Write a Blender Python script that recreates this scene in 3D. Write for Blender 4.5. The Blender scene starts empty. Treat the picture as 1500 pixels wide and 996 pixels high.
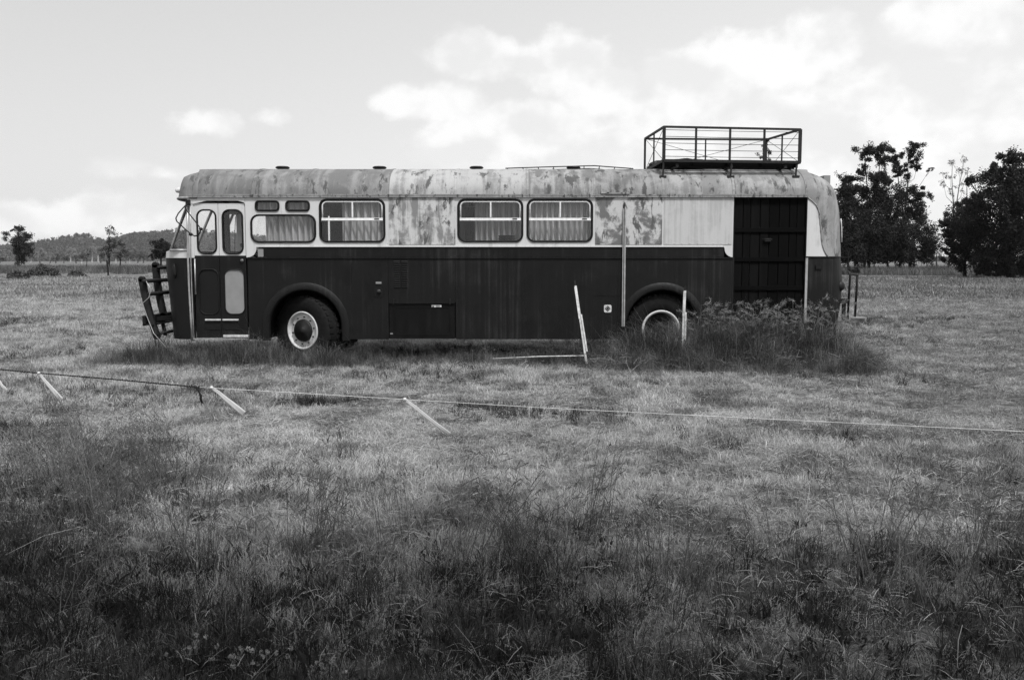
import bpy, math, random
import numpy as np
from mathutils import Vector, Matrix
from mathutils.geometry import tessellate_polygon
R = math.radians
rnd = random.Random(7)
nrg = np.random.default_rng(11)
scn = bpy.context.scene
COL = scn.collection

# ------------------------------------------------------------------ camera
F, CX, CY, HOR = 1300.0, 750.0, 498.0, 382.0          # focal length in photo pixels, centre, horizon row
TH = math.atan((CY - HOR) / F)
CT, ST = math.cos(TH), math.sin(TH)
Y0 = 13.27                                            # near side of the bus
def ray(u, v):
    a, b = (u - CX) / F, -(v - CY) / F
    return a, CT + b * ST, -ST + b * CT
_d = ray(750, 533)
H = -_d[2] / _d[1] * Y0                               # eye height: ground lies at row 533 beside the bus
def at(u, v, Y):
    d = ray(u, v); t = Y / d[1]
    return Vector((d[0] * t, Y, H + d[2] * t))
def proj(p):
    x, y, z = p[0], p[1], p[2] - H
    f = y * CT - z * ST; up = y * ST + z * CT
    return CX + F * x / f, CY - F * up / f
def gnd(u, v):
    d = ray(u, v); t = -H / d[2]
    return Vector((d[0] * t, d[1] * t, 0))
cam = bpy.data.cameras.new('camera'); cam.lens = F / 1500 * 36; cam.sensor_width = 36
cam.clip_start = 0.05; cam.clip_end = 20000
camo = bpy.data.objects.new('camera', cam); COL.objects.link(camo)
camo.location = (0, 0, H); camo.rotation_euler = (math.pi / 2 - TH, 0, 0)
scn.camera = camo

# ------------------------------------------------------------------ exposure
scn.view_settings.view_transform = 'Standard'; scn.view_settings.look = 'None'
scn.view_settings.exposure = 0.25; scn.view_settings.gamma = 1.0
scn.cycles.use_denoising = True; scn.cycles.denoising_prefilter = 'NONE'
scn.cycles.max_bounces = 5; scn.cycles.diffuse_bounces = 3; scn.cycles.transparent_max_bounces = 16

# ------------------------------------------------------------------ sky and sun
SUN_EL, SUN_AZ = R(60), R(152)                        # high, behind the camera and to the right, veiled by thin cloud
world = bpy.data.worlds.new('World'); scn.world = world; world.use_nodes = True
class NT:
    """small helper around a node tree"""
    def __init__(s, nt): s.t = nt; s.n = nt.nodes; s.l = nt.links
    def new(s, typ, **kw):
        n = s.n.new(typ)
        for k, v in kw.items(): setattr(n, k, v)
        return n
    def put(s, sock, v):
        if isinstance(v, bpy.types.NodeSocket): s.l.new(v, sock)
        else: sock.default_value = v
    def math(s, op, a, b=None, c=None, clamp=False):
        n = s.new('ShaderNodeMath', operation=op, use_clamp=clamp); s.put(n.inputs[0], a)
        if b is not None: s.put(n.inputs[1], b)
        if c is not None: s.put(n.inputs[2], c)
        return n.outputs[0]
    def vmath(s, op, a, b=None):
        n = s.new('ShaderNodeVectorMath', operation=op); s.put(n.inputs[0], a)
        if b is not None: s.put(n.inputs[1], b)
        return n.outputs[1] if op in ('LENGTH', 'DOT_PRODUCT') else n.outputs[0]
    def noise(s, vec, scale, detail=4, rough=.55, dist=0.0):
        n = s.new('ShaderNodeTexNoise'); s.put(n.inputs['Vector'], vec); n.inputs['Scale'].default_value = scale
        n.inputs['Detail'].default_value = detail; n.inputs['Roughness'].default_value = rough
        n.inputs['Distortion'].default_value = dist
        return n.outputs[0]
    def ramp(s, v, a, b, lo=0.0, hi=1.0):
        n = s.new('ShaderNodeMapRange', interpolation_type='SMOOTHSTEP'); s.put(n.inputs[0], v)
        n.inputs[1].default_value = a; n.inputs[2].default_value = b
        s.put(n.inputs[3], lo); s.put(n.inputs[4], hi)
        return n.outputs[0]
    def mix(s, f, a, b):                              # scalar mix
        n = s.new('ShaderNodeMix', data_type='FLOAT'); s.put(n.inputs[0], f); s.put(n.inputs[2], a); s.put(n.inputs[3], b)
        return n.outputs[0]
    def mapping(s, vec, loc=(0, 0, 0), scale=(1, 1, 1)):
        n = s.new('ShaderNodeMapping'); s.put(n.inputs[0], vec); n.inputs[1].default_value = loc; n.inputs[3].default_value = scale
        return n.outputs[0]

w = NT(world.node_tree); w.n.clear()
tc = w.new('ShaderNodeTexCoord').outputs['Generated']
sep = w.new('ShaderNodeSeparateXYZ'); w.l.new(tc, sep.inputs[0])
az = w.math('ARCTAN2', sep.outputs[0], sep.outputs[1]); el = w.math('ARCSINE', sep.outputs[2])
cmb = w.new('ShaderNodeCombineXYZ'); w.l.new(az, cmb.inputs[0]); w.l.new(el, cmb.inputs[1])
sky = w.new('ShaderNodeTexSky', sky_type='NISHITA', sun_disc=False, sun_elevation=SUN_EL, sun_rotation=SUN_AZ)
sky.dust_density = 2.5; sky.air_density = 1.0; sky.ozone_density = 1.0
bw = w.new('ShaderNodeRGBToBW'); w.l.new(sky.outputs[0], bw.inputs[0])
# cumulus clouds: (u, v, ru, rv, strength) centre and half size measured in the photograph, turned into sky directions
CL = [(300, 180, 56, 22, .6), (400, 173, 34, 16, .5), (170, 247, 44, 18, .5), (250, 256, 36, 13, .42), (50, 322, 130, 30, .7), (165, 312, 120, 38, .75),
      (690, 82, 80, 42, .95), (600, 150, 62, 30, .95), (660, 150, 70, 36, 1.0), (830, 95, 85, 52, 1.05), (880, 130, 75, 52, 1.0), (760, 190, 150, 50, 1.0), (700, 215, 110, 45, .85),
      (1010, 110, 85, 45, .9), (1110, 95, 120, 55, 1.0), (1200, 62, 70, 48, 1.05), (1420, 25, 130, 46, 1.05), (1060, 175, 190, 60, .9), (1330, 150, 180, 60, .9), (1180, 240, 330, 60, .85), (1480, 160, 120, 70, .9)]
fld = -1.0
for (u, v, ru, rv, s) in CL:
    d = Vector(ray(u, v)).normalized()
    a0, e0 = math.atan2(d.x, d.y), math.asin(d.z)
    q = w.vmath('MULTIPLY', w.vmath('SUBTRACT', cmb.outputs[0], (a0, e0, 0)), (F / ru, F / rv, 0))
    b = w.math('MULTIPLY_ADD', w.vmath('LENGTH', q), -s, s)
    fld = b if fld == -1.0 else w.math('SMOOTH_MAX', fld, b, .15)
away = w.ramp(w.math('ABSOLUTE', az), R(34), R(50))
gen = w.math('MULTIPLY_ADD', w.noise(tc, 2.6, 3, .5), 2.2, -1.05)
fld = w.math('MAXIMUM', fld, w.mix(away, -1.5, gen))
tv = w.mapping(tc, scale=(1, 1, 1.25))
n1 = w.noise(tv, 30, 8, .55, .1)
big = w.noise(tv, 11, 4, .5, .1); big2 = w.noise(w.mapping(tc, loc=(-.012, 0, -.03), scale=(1, 1, 1.25)), 11, 4, .5, .1)
dens = w.ramp(w.math('MULTIPLY_ADD', w.math('SUBTRACT', n1, .5), 1.9, w.math('MULTIPLY', fld, 2.0)), .0, .75)
shade = w.ramp(w.math('SUBTRACT', big2, big), -.12, .10)      # tops towards the light are white, undersides grey
core = w.ramp(fld, .2, .9)
ccol = w.mix(shade, 7.4, 8.9)
veil = w.math('MULTIPLY', w.ramp(az, R(-40), R(35), 6.5, 8.1), w.ramp(el, 0.0, R(24), 1.16, .95))   # thin high haze, whiter low down
base = w.mix(.78, bw.outputs[0], veil)
final = w.mix(w.math('MULTIPLY', dens, .8), base, ccol)
bg = w.new('ShaderNodeBackground'); bg.inputs['Strength'].default_value = 0.1
w.l.new(final, bg.inputs['Color'])
world.cycles.sampling_method = 'NONE'
wo = w.new('ShaderNodeOutputWorld'); w.l.new(bg.outputs[0], wo.inputs[0])
sl = bpy.data.lights.new('sun', 'SUN'); sl.energy = 3.3; sl.angle = R(10); sl.color = (1, 1, 1)
so = bpy.data.objects.new('sun', sl); COL.objects.link(so)
sd = Vector((math.sin(SUN_AZ) * math.cos(SUN_EL), math.cos(SUN_AZ) * math.cos(SUN_EL), math.sin(SUN_EL)))
so.rotation_euler = sd.to_track_quat('Z', 'Y').to_euler(); so.location = sd * 60

# ------------------------------------------------------------------ materials (the picture is black and white: every colour is a grey)
M = {}
def principled(name, rough=.6, spec=.3):
    m = bpy.data.materials.new(name); m.use_nodes = True
    t = NT(m.node_tree); b = t.n['Principled BSDF']
    b.inputs['Roughness'].default_value = rough; b.inputs['Specular IOR Level'].default_value = spec
    M[name] = m
    return m, t, b
def setcol(t, b, val):
    c = t.new('ShaderNodeCombineColor'); [t.put(c.inputs[i], val) for i in range(3)]
    t.l.new(c.outputs[0], b.inputs['Base Color'])
def plain(name, v, rough=.6, spec=.3, var=.25, scale=30, metal=0.0, bump=0.0):
    m, t, b = principled(name, rough, spec)
    co = t.new('ShaderNodeTexCoord').outputs['Object']
    n = t.noise(co, scale, 4, .6)
    setcol(t, b, t.ramp(n, .25, .75, v * (1 - var), v * (1 + var)))
    b.inputs['Metallic'].default_value = metal
    if bump:
        bp = t.new('ShaderNodeBump'); bp.inputs['Strength'].default_value = bump; bp.inputs['Distance'].default_value = .01
        t.l.new(n, bp.inputs['Height']); t.l.new(bp.outputs[0], b.inputs['Normal'])
    return m
def worn(name, base, stain, dark, seed=0, st=(.5, .72), bl=(.6, .75), rough=.6, spec=.3, sx=9, sz=1.1, bs=3.0, fine=.12, chips=.0, bump=.15):
    """painted sheet metal: vertical run-off streaks of `stain`, blotches of `dark`, small chips"""
    m, t, b = principled(name, rough, spec)
    co = t.new('ShaderNodeTexCoord').outputs['Object']
    streak = t.noise(t.mapping(co, (seed * 3.1, 0, seed), (sx, .6, sz)), 1.0, 6, .62, .4)
    patch = t.noise(t.mapping(co, (seed * 1.7, seed, 0)), bs, 7, .65, .5)
    comb = t.math('MULTIPLY_ADD', t.math('SUBTRACT', patch, .5), .9, streak)
    v = t.mix(t.ramp(comb, *st), base, stain)
    blot = t.noise(t.mapping(co, (5 + seed, seed * 2.3, 1), (1.5, .55, .6)), bs * 1.6, 8, .68, .3)
    v = t.mix(t.ramp(blot, *bl), v, dark)
    if chips:
        ch = t.noise(t.mapping(co, (seed, 0, 9)), 42, 3, .6)
        v = t.mix(t.math('MULTIPLY', t.ramp(ch, .68, .72), chips), v, dark)
    f = t.noise(co, 90, 4, .7)
    v = t.math('MULTIPLY', v, t.ramp(f, .2, .8, 1 - fine, 1 + fine))
    setcol(t, b, v)
    t.put(b.inputs['Roughness'], t.ramp(comb, .3, .7, rough - .08, rough + .15))
    if bump:
        bp = t.new('ShaderNodeBump'); bp.inputs['Strength'].default_value = bump; bp.inputs['Distance'].default_value = .02
        big = t.noise(t.mapping(co, (seed, 2, 3)), 1.7, 2, .4)
        t.l.new(t.math('MULTIPLY_ADD', f, .06, big), bp.inputs['Height']); t.l.new(bp.outputs[0], b.inputs['Normal'])
    return m
def glass(name, tint=.8):
    m = bpy.data.materials.new(name); m.use_nodes = True; t = NT(m.node_tree); t.n.clear()
    tr = t.new('ShaderNodeBsdfTransparent')
    co = t.new('ShaderNodeTexCoord').outputs['Object']
    dirt = t.ramp(t.noise(t.mapping(co, scale=(3, 3, 1)), 3, 6, .7), .35, .8, tint, tint * .93)
    c = t.new('ShaderNodeCombineColor'); [t.put(c.inputs[i], dirt) for i in range(3)]; t.l.new(c.outputs[0], tr.inputs[0])
    gl = t.new('ShaderNodeBsdfGlossy'); gl.inputs['Roughness'].default_value = .03; gl.inputs[0].default_value = (.8, .8, .8, 1)
    fr = t.new('ShaderNodeFresnel'); t.put(fr.inputs[0], t.mix(t.new('ShaderNodeNewGeometry').outputs['Backfacing'], 1.5, 1 / 1.5))   # both faces of a thin pane reflect alike
    mx = t.new('ShaderNodeMixShader'); t.l.new(fr.outputs[0], mx.inputs[0]); t.l.new(tr.outputs[0], mx.inputs[1]); t.l.new(gl.outputs[0], mx.inputs[2])
    o = t.new('ShaderNodeOutputMaterial'); t.l.new(mx.outputs[0], o.inputs[0]); M[name] = m
    return m
worn('dark_paint', .0075, .026, .0045, 3, (.54, .86), (.54, .7), .48, .2, 22, .3, 1.3, .25, .3, bump=.9)
worn('dark_paint_hatch', .0045, .009, .003, 5, (.5, .75), (.55, .7), .5, .16, 5, .6, 2, .15, bump=.25)
worn('white_paint', .58, .40, .20, 2, (.54, .84), (.66, .76), .5, .3, 10, .8, 2.2, .05, .5)
worn('infill_a', .53, .22, .10, 8, (.41, .60), (.56, .63), .65, .2, 10, 1.2, 3.2, .12, .3)
worn('infill_b', .50, .15, .10, 21, (.44, .56), (.52, .60), .65, .2, 3, 2.2, 2.6, .12, .6)
worn('infill_c', .50, .40, .30, 4, (.40, .66), (.66, .74), .65, .2, 22, .7, 2.2, .06, .2)
for i, (b_, s_, d_) in enumerate([(.15, .21, .08), (.13, .20, .07), (.15, .24, .08), (.14, .23, .08), (.37, .23, .09), (.35, .21, .09), (.15, .30, .08), (.24, .13, .07), (.19, .30, .07), (.20, .30, .08)]):
    worn('roof_paint%d' % i, b_, s_, d_, 11 + i * 4, (.42, .66), (.53, .61) if i > 5 else (.54, .63), .68, .2, 7, .8, 3.0, .16, .7)
worn('gutter_metal', .26, .38, .07, 6, (.45, .7), (.52, .62), .7, .2, 14, 9, 6, .2, .8)
plain('rubber', .006, .6, .25); plain('tyre', .008, .85, .2, .4, 18, bump=.3); plain('black_iron', .007, .6, .3, .4, 20)
plain('hub_dark', .009, .6, .3, .3, 15); worn('rim_white', .55, .36, .06, 2, (.5, .8), (.64, .7), .6, .3, 8, 8, 8, .08, .9)
plain('aluminium', .42, .4, .5, .2, 12, .5); plain('pale_metal', .55, .5, .4, .2, 20); plain('slider_metal', .72, .45, .4, .12, 20); plain('panel_grey', .24, .6, .3, .08, 6)
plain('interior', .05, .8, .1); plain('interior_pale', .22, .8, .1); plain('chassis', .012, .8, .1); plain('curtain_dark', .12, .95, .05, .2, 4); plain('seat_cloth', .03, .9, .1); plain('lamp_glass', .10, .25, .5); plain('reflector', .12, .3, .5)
plain('cap_grey', .035, .5, .3, .3, 20); plain('sticker', .6, .6, .3, .1); plain('print_dark', .04, .6, .2)
plain('rack_iron', .016, .65, .3, .5, 25); plain('tarp', .035, .8, .2, .4, 9, bump=.4); plain('post_white', .52, .7, .2, .3, 22, bump=.2); plain('tape_white', .60, .6, .2, .1, 9)
plain('rope_dark', .02, .8, .1); plain('rope_white', .6, .7, .2)
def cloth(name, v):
    m, t, b = principled(name, .95, .05)                # light and dark streaks running down paint in the shading of the folds
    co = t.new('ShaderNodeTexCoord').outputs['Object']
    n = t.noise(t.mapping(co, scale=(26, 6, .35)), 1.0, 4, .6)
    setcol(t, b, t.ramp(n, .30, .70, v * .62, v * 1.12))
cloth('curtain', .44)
glass('glass', .98)
def wood(name, v):
    m, t, b = principled(name, .8, .1)
    co = t.new('ShaderNodeTexCoord').outputs['Object']; oi = t.new('ShaderNodeObjectInfo')
    g = t.noise(t.mapping(co, scale=(34, 8, 1.6)), 1.0, 5, .6, .8)
    k = t.mix(t.math('POWER', oi.outputs['Random'], 3.0), .3, 1.6)
    setcol(t, b, t.math('MULTIPLY', t.ramp(g, .25, .8, v * .55, v * 1.6), k))
    bp = t.new('ShaderNodeBump'); bp.inputs['Strength'].default_value = .3; bp.inputs['Distance'].default_value = .004
    t.l.new(g, bp.inputs['Height']); t.l.new(bp.outputs[0], b.inputs['Normal'])
wood('dark_wood', .0034); wood('grey_wood', .06)
def leafy(name, lo, hi, patch=0.0, pscale=.25, trans=.0, dry=None, rough=.75, darker_right=False):
    """leaves and blades: each one its own tone (random per island / instance), patches of drier growth"""
    m, t, b = principled(name, rough, .15)
    geo = t.new('ShaderNodeNewGeometry'); oi = t.new('ShaderNodeObjectInfo')
    r = t.math('FRACT', t.math('ADD', geo.outputs['Random Per Island'], oi.outputs['Random']))
    v = t.mix(t.math('POWER', r, 1.6), lo, hi)
    if dry:
        pn = t.noise(geo.outputs['Position'], pscale, 5, .6, .3)
        if darker_right:                                # blades get darker, fewer of them dry, towards the right
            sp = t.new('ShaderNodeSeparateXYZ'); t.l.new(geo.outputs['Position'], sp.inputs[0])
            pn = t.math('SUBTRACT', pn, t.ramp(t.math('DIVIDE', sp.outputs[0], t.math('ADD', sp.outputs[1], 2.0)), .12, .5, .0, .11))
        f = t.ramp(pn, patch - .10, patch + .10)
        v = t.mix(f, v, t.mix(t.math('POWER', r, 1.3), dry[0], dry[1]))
    setcol(t, b, v)
    if trans:
        td = t.new('ShaderNodeBsdfTranslucent'); c = t.new('ShaderNodeCombineColor'); [t.put(c.inputs[i], v) for i in range(3)]
        t.l.new(c.outputs[0], td.inputs[0]); mx = t.new('ShaderNodeMixShader'); mx.inputs[0].default_value = trans
        o = t.n['Material Output']; t.l.new(b.outputs[0], mx.inputs[1]); t.l.new(td.outputs[0], mx.inputs[2]); t.l.new(mx.outputs[0], o.inputs[0])
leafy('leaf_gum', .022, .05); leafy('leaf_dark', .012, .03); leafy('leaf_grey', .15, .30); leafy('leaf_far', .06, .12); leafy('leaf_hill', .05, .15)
leafy('grass_short', .11, .34, .47, 1.5, .25, (.34, .72), darker_right=True); leafy('grass_far', .09, .22, .47, .25, .0, (.20, .38), darker_right=True)
leafy('grass_weed', .018, .065, .57, 1.3, .2, (.05, .20)); leafy('grass_bus', .03, .15, .54, 2.2, .2, (.08, .34)); leafy('grass_rough', .035, .10, .5, .08, .0, (.08, .18))
leafy('straw', .18, .44, .5, 1, .1); leafy('wisp', .05, .16, .5, .9, .15, (.10, .30)); leafy('clover', .28, .5); leafy('seed', .16, .38, .5, 1, .2); leafy('broadleaf', .022, .07)
plain('bark_dark', .022, .9, .1, .4, 3); plain('bark_pale', .42, .9, .1, .3, 1.2); plain('bark_grey', .10, .9, .1, .4, 2)
def ground_mat():
    m, t, b = principled('field_soil', .95, .05)
    p = t.new('ShaderNodeNewGeometry').outputs['Position']
    sp = t.new('ShaderNodeSeparateXYZ'); t.l.new(p, sp.inputs[0])
    far = t.ramp(sp.outputs[1], 18, 60)
    n0 = t.noise(p, 1.5, 5, .6, .3); n1_ = t.noise(p, 9, 5, .7); n2_ = t.noise(t.mapping(p, scale=(.05, .22, 1)), 1.0, 6, .62, .3)
    near = t.mix(t.ramp(n0, .38, .56), .045, .12); near = t.math('MULTIPLY', t.math('MULTIPLY', near, t.ramp(n1_, .3, .7, .5, 1.5)), t.ramp(t.noise(p, 70, 4, .75), .3, .7, .45, 1.6))
    fr = t.ramp(n2_, .3, .7, .08, .20)
    setcol(t, b, t.mix(far, near, fr))
    bp = t.new('ShaderNodeBump'); bp.inputs['Strength'].default_value = .6; bp.inputs['Distance'].default_value = .04
    t.l.new(n1_, bp.inputs['Height']); t.l.new(bp.outputs[0], b.inputs['Normal'])
ground_mat()
plain('hill_soil', .07, .95, .05, .3, .02)

# ------------------------------------------------------------------ mesh helpers
def tag(o, label=None, cat=None, group=None, kind=None):
    if label: o['label'] = label
    if cat: o['category'] = cat
    if group: o['group'] = group
    if kind: o['kind'] = kind
    return o
def empty(name, loc, label=None, cat=None, group=None):
    o = bpy.data.objects.new(name, None); o.location = loc; o.empty_display_size = .2; COL.objects.link(o)
    return tag(o, label, cat, group)
def rootloc(p):
    l = Vector((0, 0, 0))
    while p is not None: l = l + p.location; p = p.parent
    return l
class MB:
    def __init__(s): s.v = []; s.f = []; s.sm = []
    def add(s, vs, fs, smooth=False):
        k = len(s.v); s.v += [tuple(p) for p in vs]; s.f += [tuple(i + k for i in f) for f in fs]; s.sm += [smooth] * len(fs); return s
    def box(s, c, d, rot=None):
        x, y, z = d[0] / 2, d[1] / 2, d[2] / 2
        vs = [Vector(p) for p in ((-x, -y, -z), (x, -y, -z), (x, y, -z), (-x, y, -z), (-x, -y, z), (x, -y, z), (x, y, z), (-x, y, z))]
        if rot is not None: vs = [rot @ p for p in vs]
        c = Vector(c)
        return s.add([p + c for p in vs], [(0, 3, 2, 1), (4, 5, 6, 7), (0, 1, 5, 4), (1, 2, 6, 5), (2, 3, 7, 6), (3, 0, 4, 7)])
    def bar(s, a, b, wx, wy, up=(0, 1, 0)):
        """rectangular bar from a to b"""
        a, b = Vector(a), Vector(b); d = (b - a); L = d.length; d.normalize()
        u = Vector(up); x = u.cross(d)
        if x.length < 1e-4: x = Vector((1, 0, 0)).cross(d)
        x.normalize(); y = d.cross(x)
        rot = Matrix((x, y, d)).transposed()
        return s.box((a + b) / 2, (wx, wy, L), rot)
    def tube(s, pts, r, n=8, closed=False, cap=True):
        pts = [Vector(p) for p in pts]; m = len(pts); rs = r if isinstance(r, (list, tuple)) else [r] * m
        rings = []; up = None
        for i, p in enumerate(pts):
            if closed: t = pts[(i + 1) % m] - pts[i - 1]
            else: t = pts[min(i + 1, m - 1)] - pts[max(i - 1, 0)]
            if t.length < 1e-9: t = Vector((0, 0, 1))
            t.normalize()
            if up is None: up = Vector((0, 0, 1)) if abs(t.z) < .9 else Vector((0, 1, 0))
            a = up - t * up.dot(t)
            if a.length < 1e-5: a = t.orthogonal()
            a.normalize(); up = a; b = t.cross(a)
            rings.append([p + (a * math.cos(k * 2 * math.pi / n) + b * math.sin(k * 2 * math.pi / n)) * rs[i] for k in range(n)])
        fs = []
        for i in range(m if closed else m - 1):
            j = (i + 1) % m
            for k in range(n): fs.append((i * n + k, i * n + (k + 1) % n, j * n + (k + 1) % n, j * n + k))
        if cap and not closed: fs += [tuple(range(n))[::-1], tuple((m - 1) * n + k for k in range(n))]
        return s.add([p for r_ in rings for p in r_], fs, True)
    def grid(s, rows, smooth=True):
        n = len(rows[0]); fs = []
        for i in range(len(rows) - 1):
            for j in range(n - 1): fs.append((i * n + j, i * n + j + 1, (i + 1) * n + j + 1, (i + 1) * n + j))
        return s.add([p for r_ in rows for p in r_], fs, smooth)
    def lathe(s, c, prof, rot=None, n=40, smooth=True):
        """profile of (radius, offset along the axle); the axle is Y"""
        vs = []; m = len(prof)
        for (r, o) in prof:
            for k in range(n):
                a = 2 * math.pi * k / n; p = Vector((r * math.cos(a), o, r * math.sin(a)))
                vs.append((rot @ p if rot is not None else p) + Vector(c))
        fs = [(i * n + k, i * n + (k + 1) % n, (i + 1) * n + (k + 1) % n, (i + 1) * n + k) for i in range(m - 1) for k in range(n)]
        return s.add(vs, fs, smooth)
    def plate(s, outer, holes, y, th):
        """flat sheet in the XZ plane from y to y+th with holes"""
        loops = [outer] + list(holes)
        flat = [p for l in loops for p in l]
        tri = tessellate_polygon([[Vector((p[0], p[1], 0)) for p in l] for l in loops]); N = len(flat)
        vs = [(p[0], y, p[1]) for p in flat] + [(p[0], y + th, p[1]) for p in flat]
        fs = [tuple(t) for t in tri] + [(t[2] + N, t[1] + N, t[0] + N) for t in tri]
        k = 0
        for l in loops:
            m = len(l)
            for i in range(m): fs.append((k + i, k + (i + 1) % m, k + (i + 1) % m + N, k + i + N))
            k += m
        return s.add(vs, fs)
    def build(s, name, mat, parent=None, label=None, cat=None, group=None, kind=None, solid=0.0, bevel=0.0):
        me = bpy.data.meshes.new(name); off = rootloc(parent)
        me.from_pydata([(p[0] - off.x, p[1] - off.y, p[2] - off.z) for p in s.v], [], s.f)
        me.polygons.foreach_set('use_smooth', s.sm); me.update()
        me.materials.append(M[mat] if isinstance(mat, str) else mat)
        o = bpy.data.objects.new(name, me); COL.objects.link(o); o.parent = parent
        if solid: md = o.modifiers.new('solid', 'SOLIDIFY'); md.thickness = solid; md.offset = 0
        if bevel: md = o.modifiers.new('bevel', 'BEVEL'); md.width = bevel; md.segments = 2; md.limit_method = 'ANGLE'
        return tag(o, label, cat, group, kind)
def rrect(x0, z0, x1, z1, r, n=6):
    if x0 > x1: x0, x1 = x1, x0
    if z0 > z1: z0, z1 = z1, z0
    out = []
    for cx, cz, a0 in ((x1 - r, z1 - r, 0), (x0 + r, z1 - r, 90), (x0 + r, z0 + r, 180), (x1 - r, z0 + r, 270)):
        for k in range(n + 1):
            a = R(a0 + 90 * k / n); out.append((cx + r * math.cos(a), cz + r * math.sin(a)))
    return out
def npmesh(name, verts, faces, mat, parent=None, mats=None, midx=None):
    """faces: list of numpy arrays (n,k)"""
    me = bpy.data.meshes.new(name); off = np.array(rootloc(parent)); V = (np.asarray(verts) - off).astype(np.float32)
    me.vertices.add(len(V)); me.vertices.foreach_set('co', V.ravel())
    loops = np.concatenate([f.ravel() for f in faces]).astype(np.int32)
    tot = np.concatenate([np.full(len(f), f.shape[1]) for f in faces]).astype(np.int32)
    me.loops.add(len(loops)); me.loops.foreach_set('vertex_index', loops)
    me.polygons.add(len(tot)); me.polygons.foreach_set('loop_start', np.concatenate([[0], np.cumsum(tot)[:-1]]).astype(np.int32))
    for m_ in (mats or [mat]): me.materials.append(M[m_])
    if midx is not None: me.polygons.foreach_set('material_index', np.asarray(midx, dtype=np.int32))
    me.update(calc_edges=True)
    return me
def link(name, me, parent=None, **kw):
    o = bpy.data.objects.new(name, me); COL.objects.link(o); o.parent = parent
    return tag(o, **kw)

# ================================================================== GROUND, HILLS
def gz(x, y):                                          # gentle lumps of the paddock
    x = np.asarray(x, float); y = np.asarray(y, float)
    f = np.clip((60 - y) / 40, 0, 1)
    return f * (.035 * np.sin(x * 1.3 + .7 * y) * np.sin(y * 1.1 - .4 * x) + .02 * np.sin(2.9 * x + 1) * np.sin(2.3 * y + 2)) * np.clip(np.abs(y - 14.4) / 3, .25, 1)
ys = np.concatenate([np.arange(-12, 1, 2.0), np.arange(1.5, 24, .3), np.geomspace(24, 4200, 46)])
xs = np.concatenate([-np.geomspace(20, 3500, 26)[::-1], np.arange(-19.6, 20, .4), np.geomspace(20, 3500, 26)])
GX, GY = np.meshgrid(xs, ys); V = np.stack([GX, GY, gz(GX, GY)], -1).reshape(-1, 3)
nx, ny = len(xs), len(ys); I = (np.arange(ny - 1)[:, None] * nx + np.arange(nx - 1)[None]).ravel()
gme = npmesh('ground', V, [np.stack([I, I + 1, I + 1 + nx, I + nx], 1)], 'field_soil')
gme.polygons.foreach_set('use_smooth', [True] * len(gme.polygons))
link('ground', gme, label='flat grassy paddock running back to the hills', kind='structure')

HY = 1500.0
def ridge(x):                                          # height of the skyline at lateral position x
    u = CX + F * x / (HY + 180)
    pts = [(-500, 372), (-200, 366), (0, 366), (30, 361), (55, 352), (90, 345), (125, 341), (145, 348), (165, 358), (185, 353), (205, 343), (235, 338), (270, 335), (300, 336), (345, 340), (420, 350), (520, 362), (640, 371), (800, 376), (1000, 378), (1300, 378), (1500, 377), (1900, 378)]
    v = np.interp(u, [p[0] for p in pts], [p[1] for p in pts])
    return (HOR - v) / F * (HY + 180)
hx = np.arange(-1900, 1900, 12.0); hv = np.linspace(0, 1, 16)
rows = []
for t in hv:
    yy = HY - 120 + t * 420; prof = math.sin(min(t / .714, 1) * math.pi / 2) ** 1.3 if t <= .714 else math.cos((t - .714) / .286 * math.pi / 2)
    wob = .85 + .15 * np.sin(hx * .02 + t * 5) if 0 < t < .7 else 1
    rows.append(np.stack([hx, np.full_like(hx, yy), np.maximum(ridge(hx) - 4, 1) * prof * wob], -1))
V = np.concatenate(rows); n = len(hx); I = (np.arange(15)[:, None] * n + np.arange(n - 1)[None]).ravel()
hme = npmesh('hills', V, [np.stack([I, I + 1, I + 1 + n, I + n], 1)], 'hill_soil'); hme.polygons.foreach_set('use_smooth', [True] * len(hme.polygons))
link('hills', hme, label='low wooded hills along the skyline', kind='structure')
HROWS = np.stack(rows)

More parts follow.
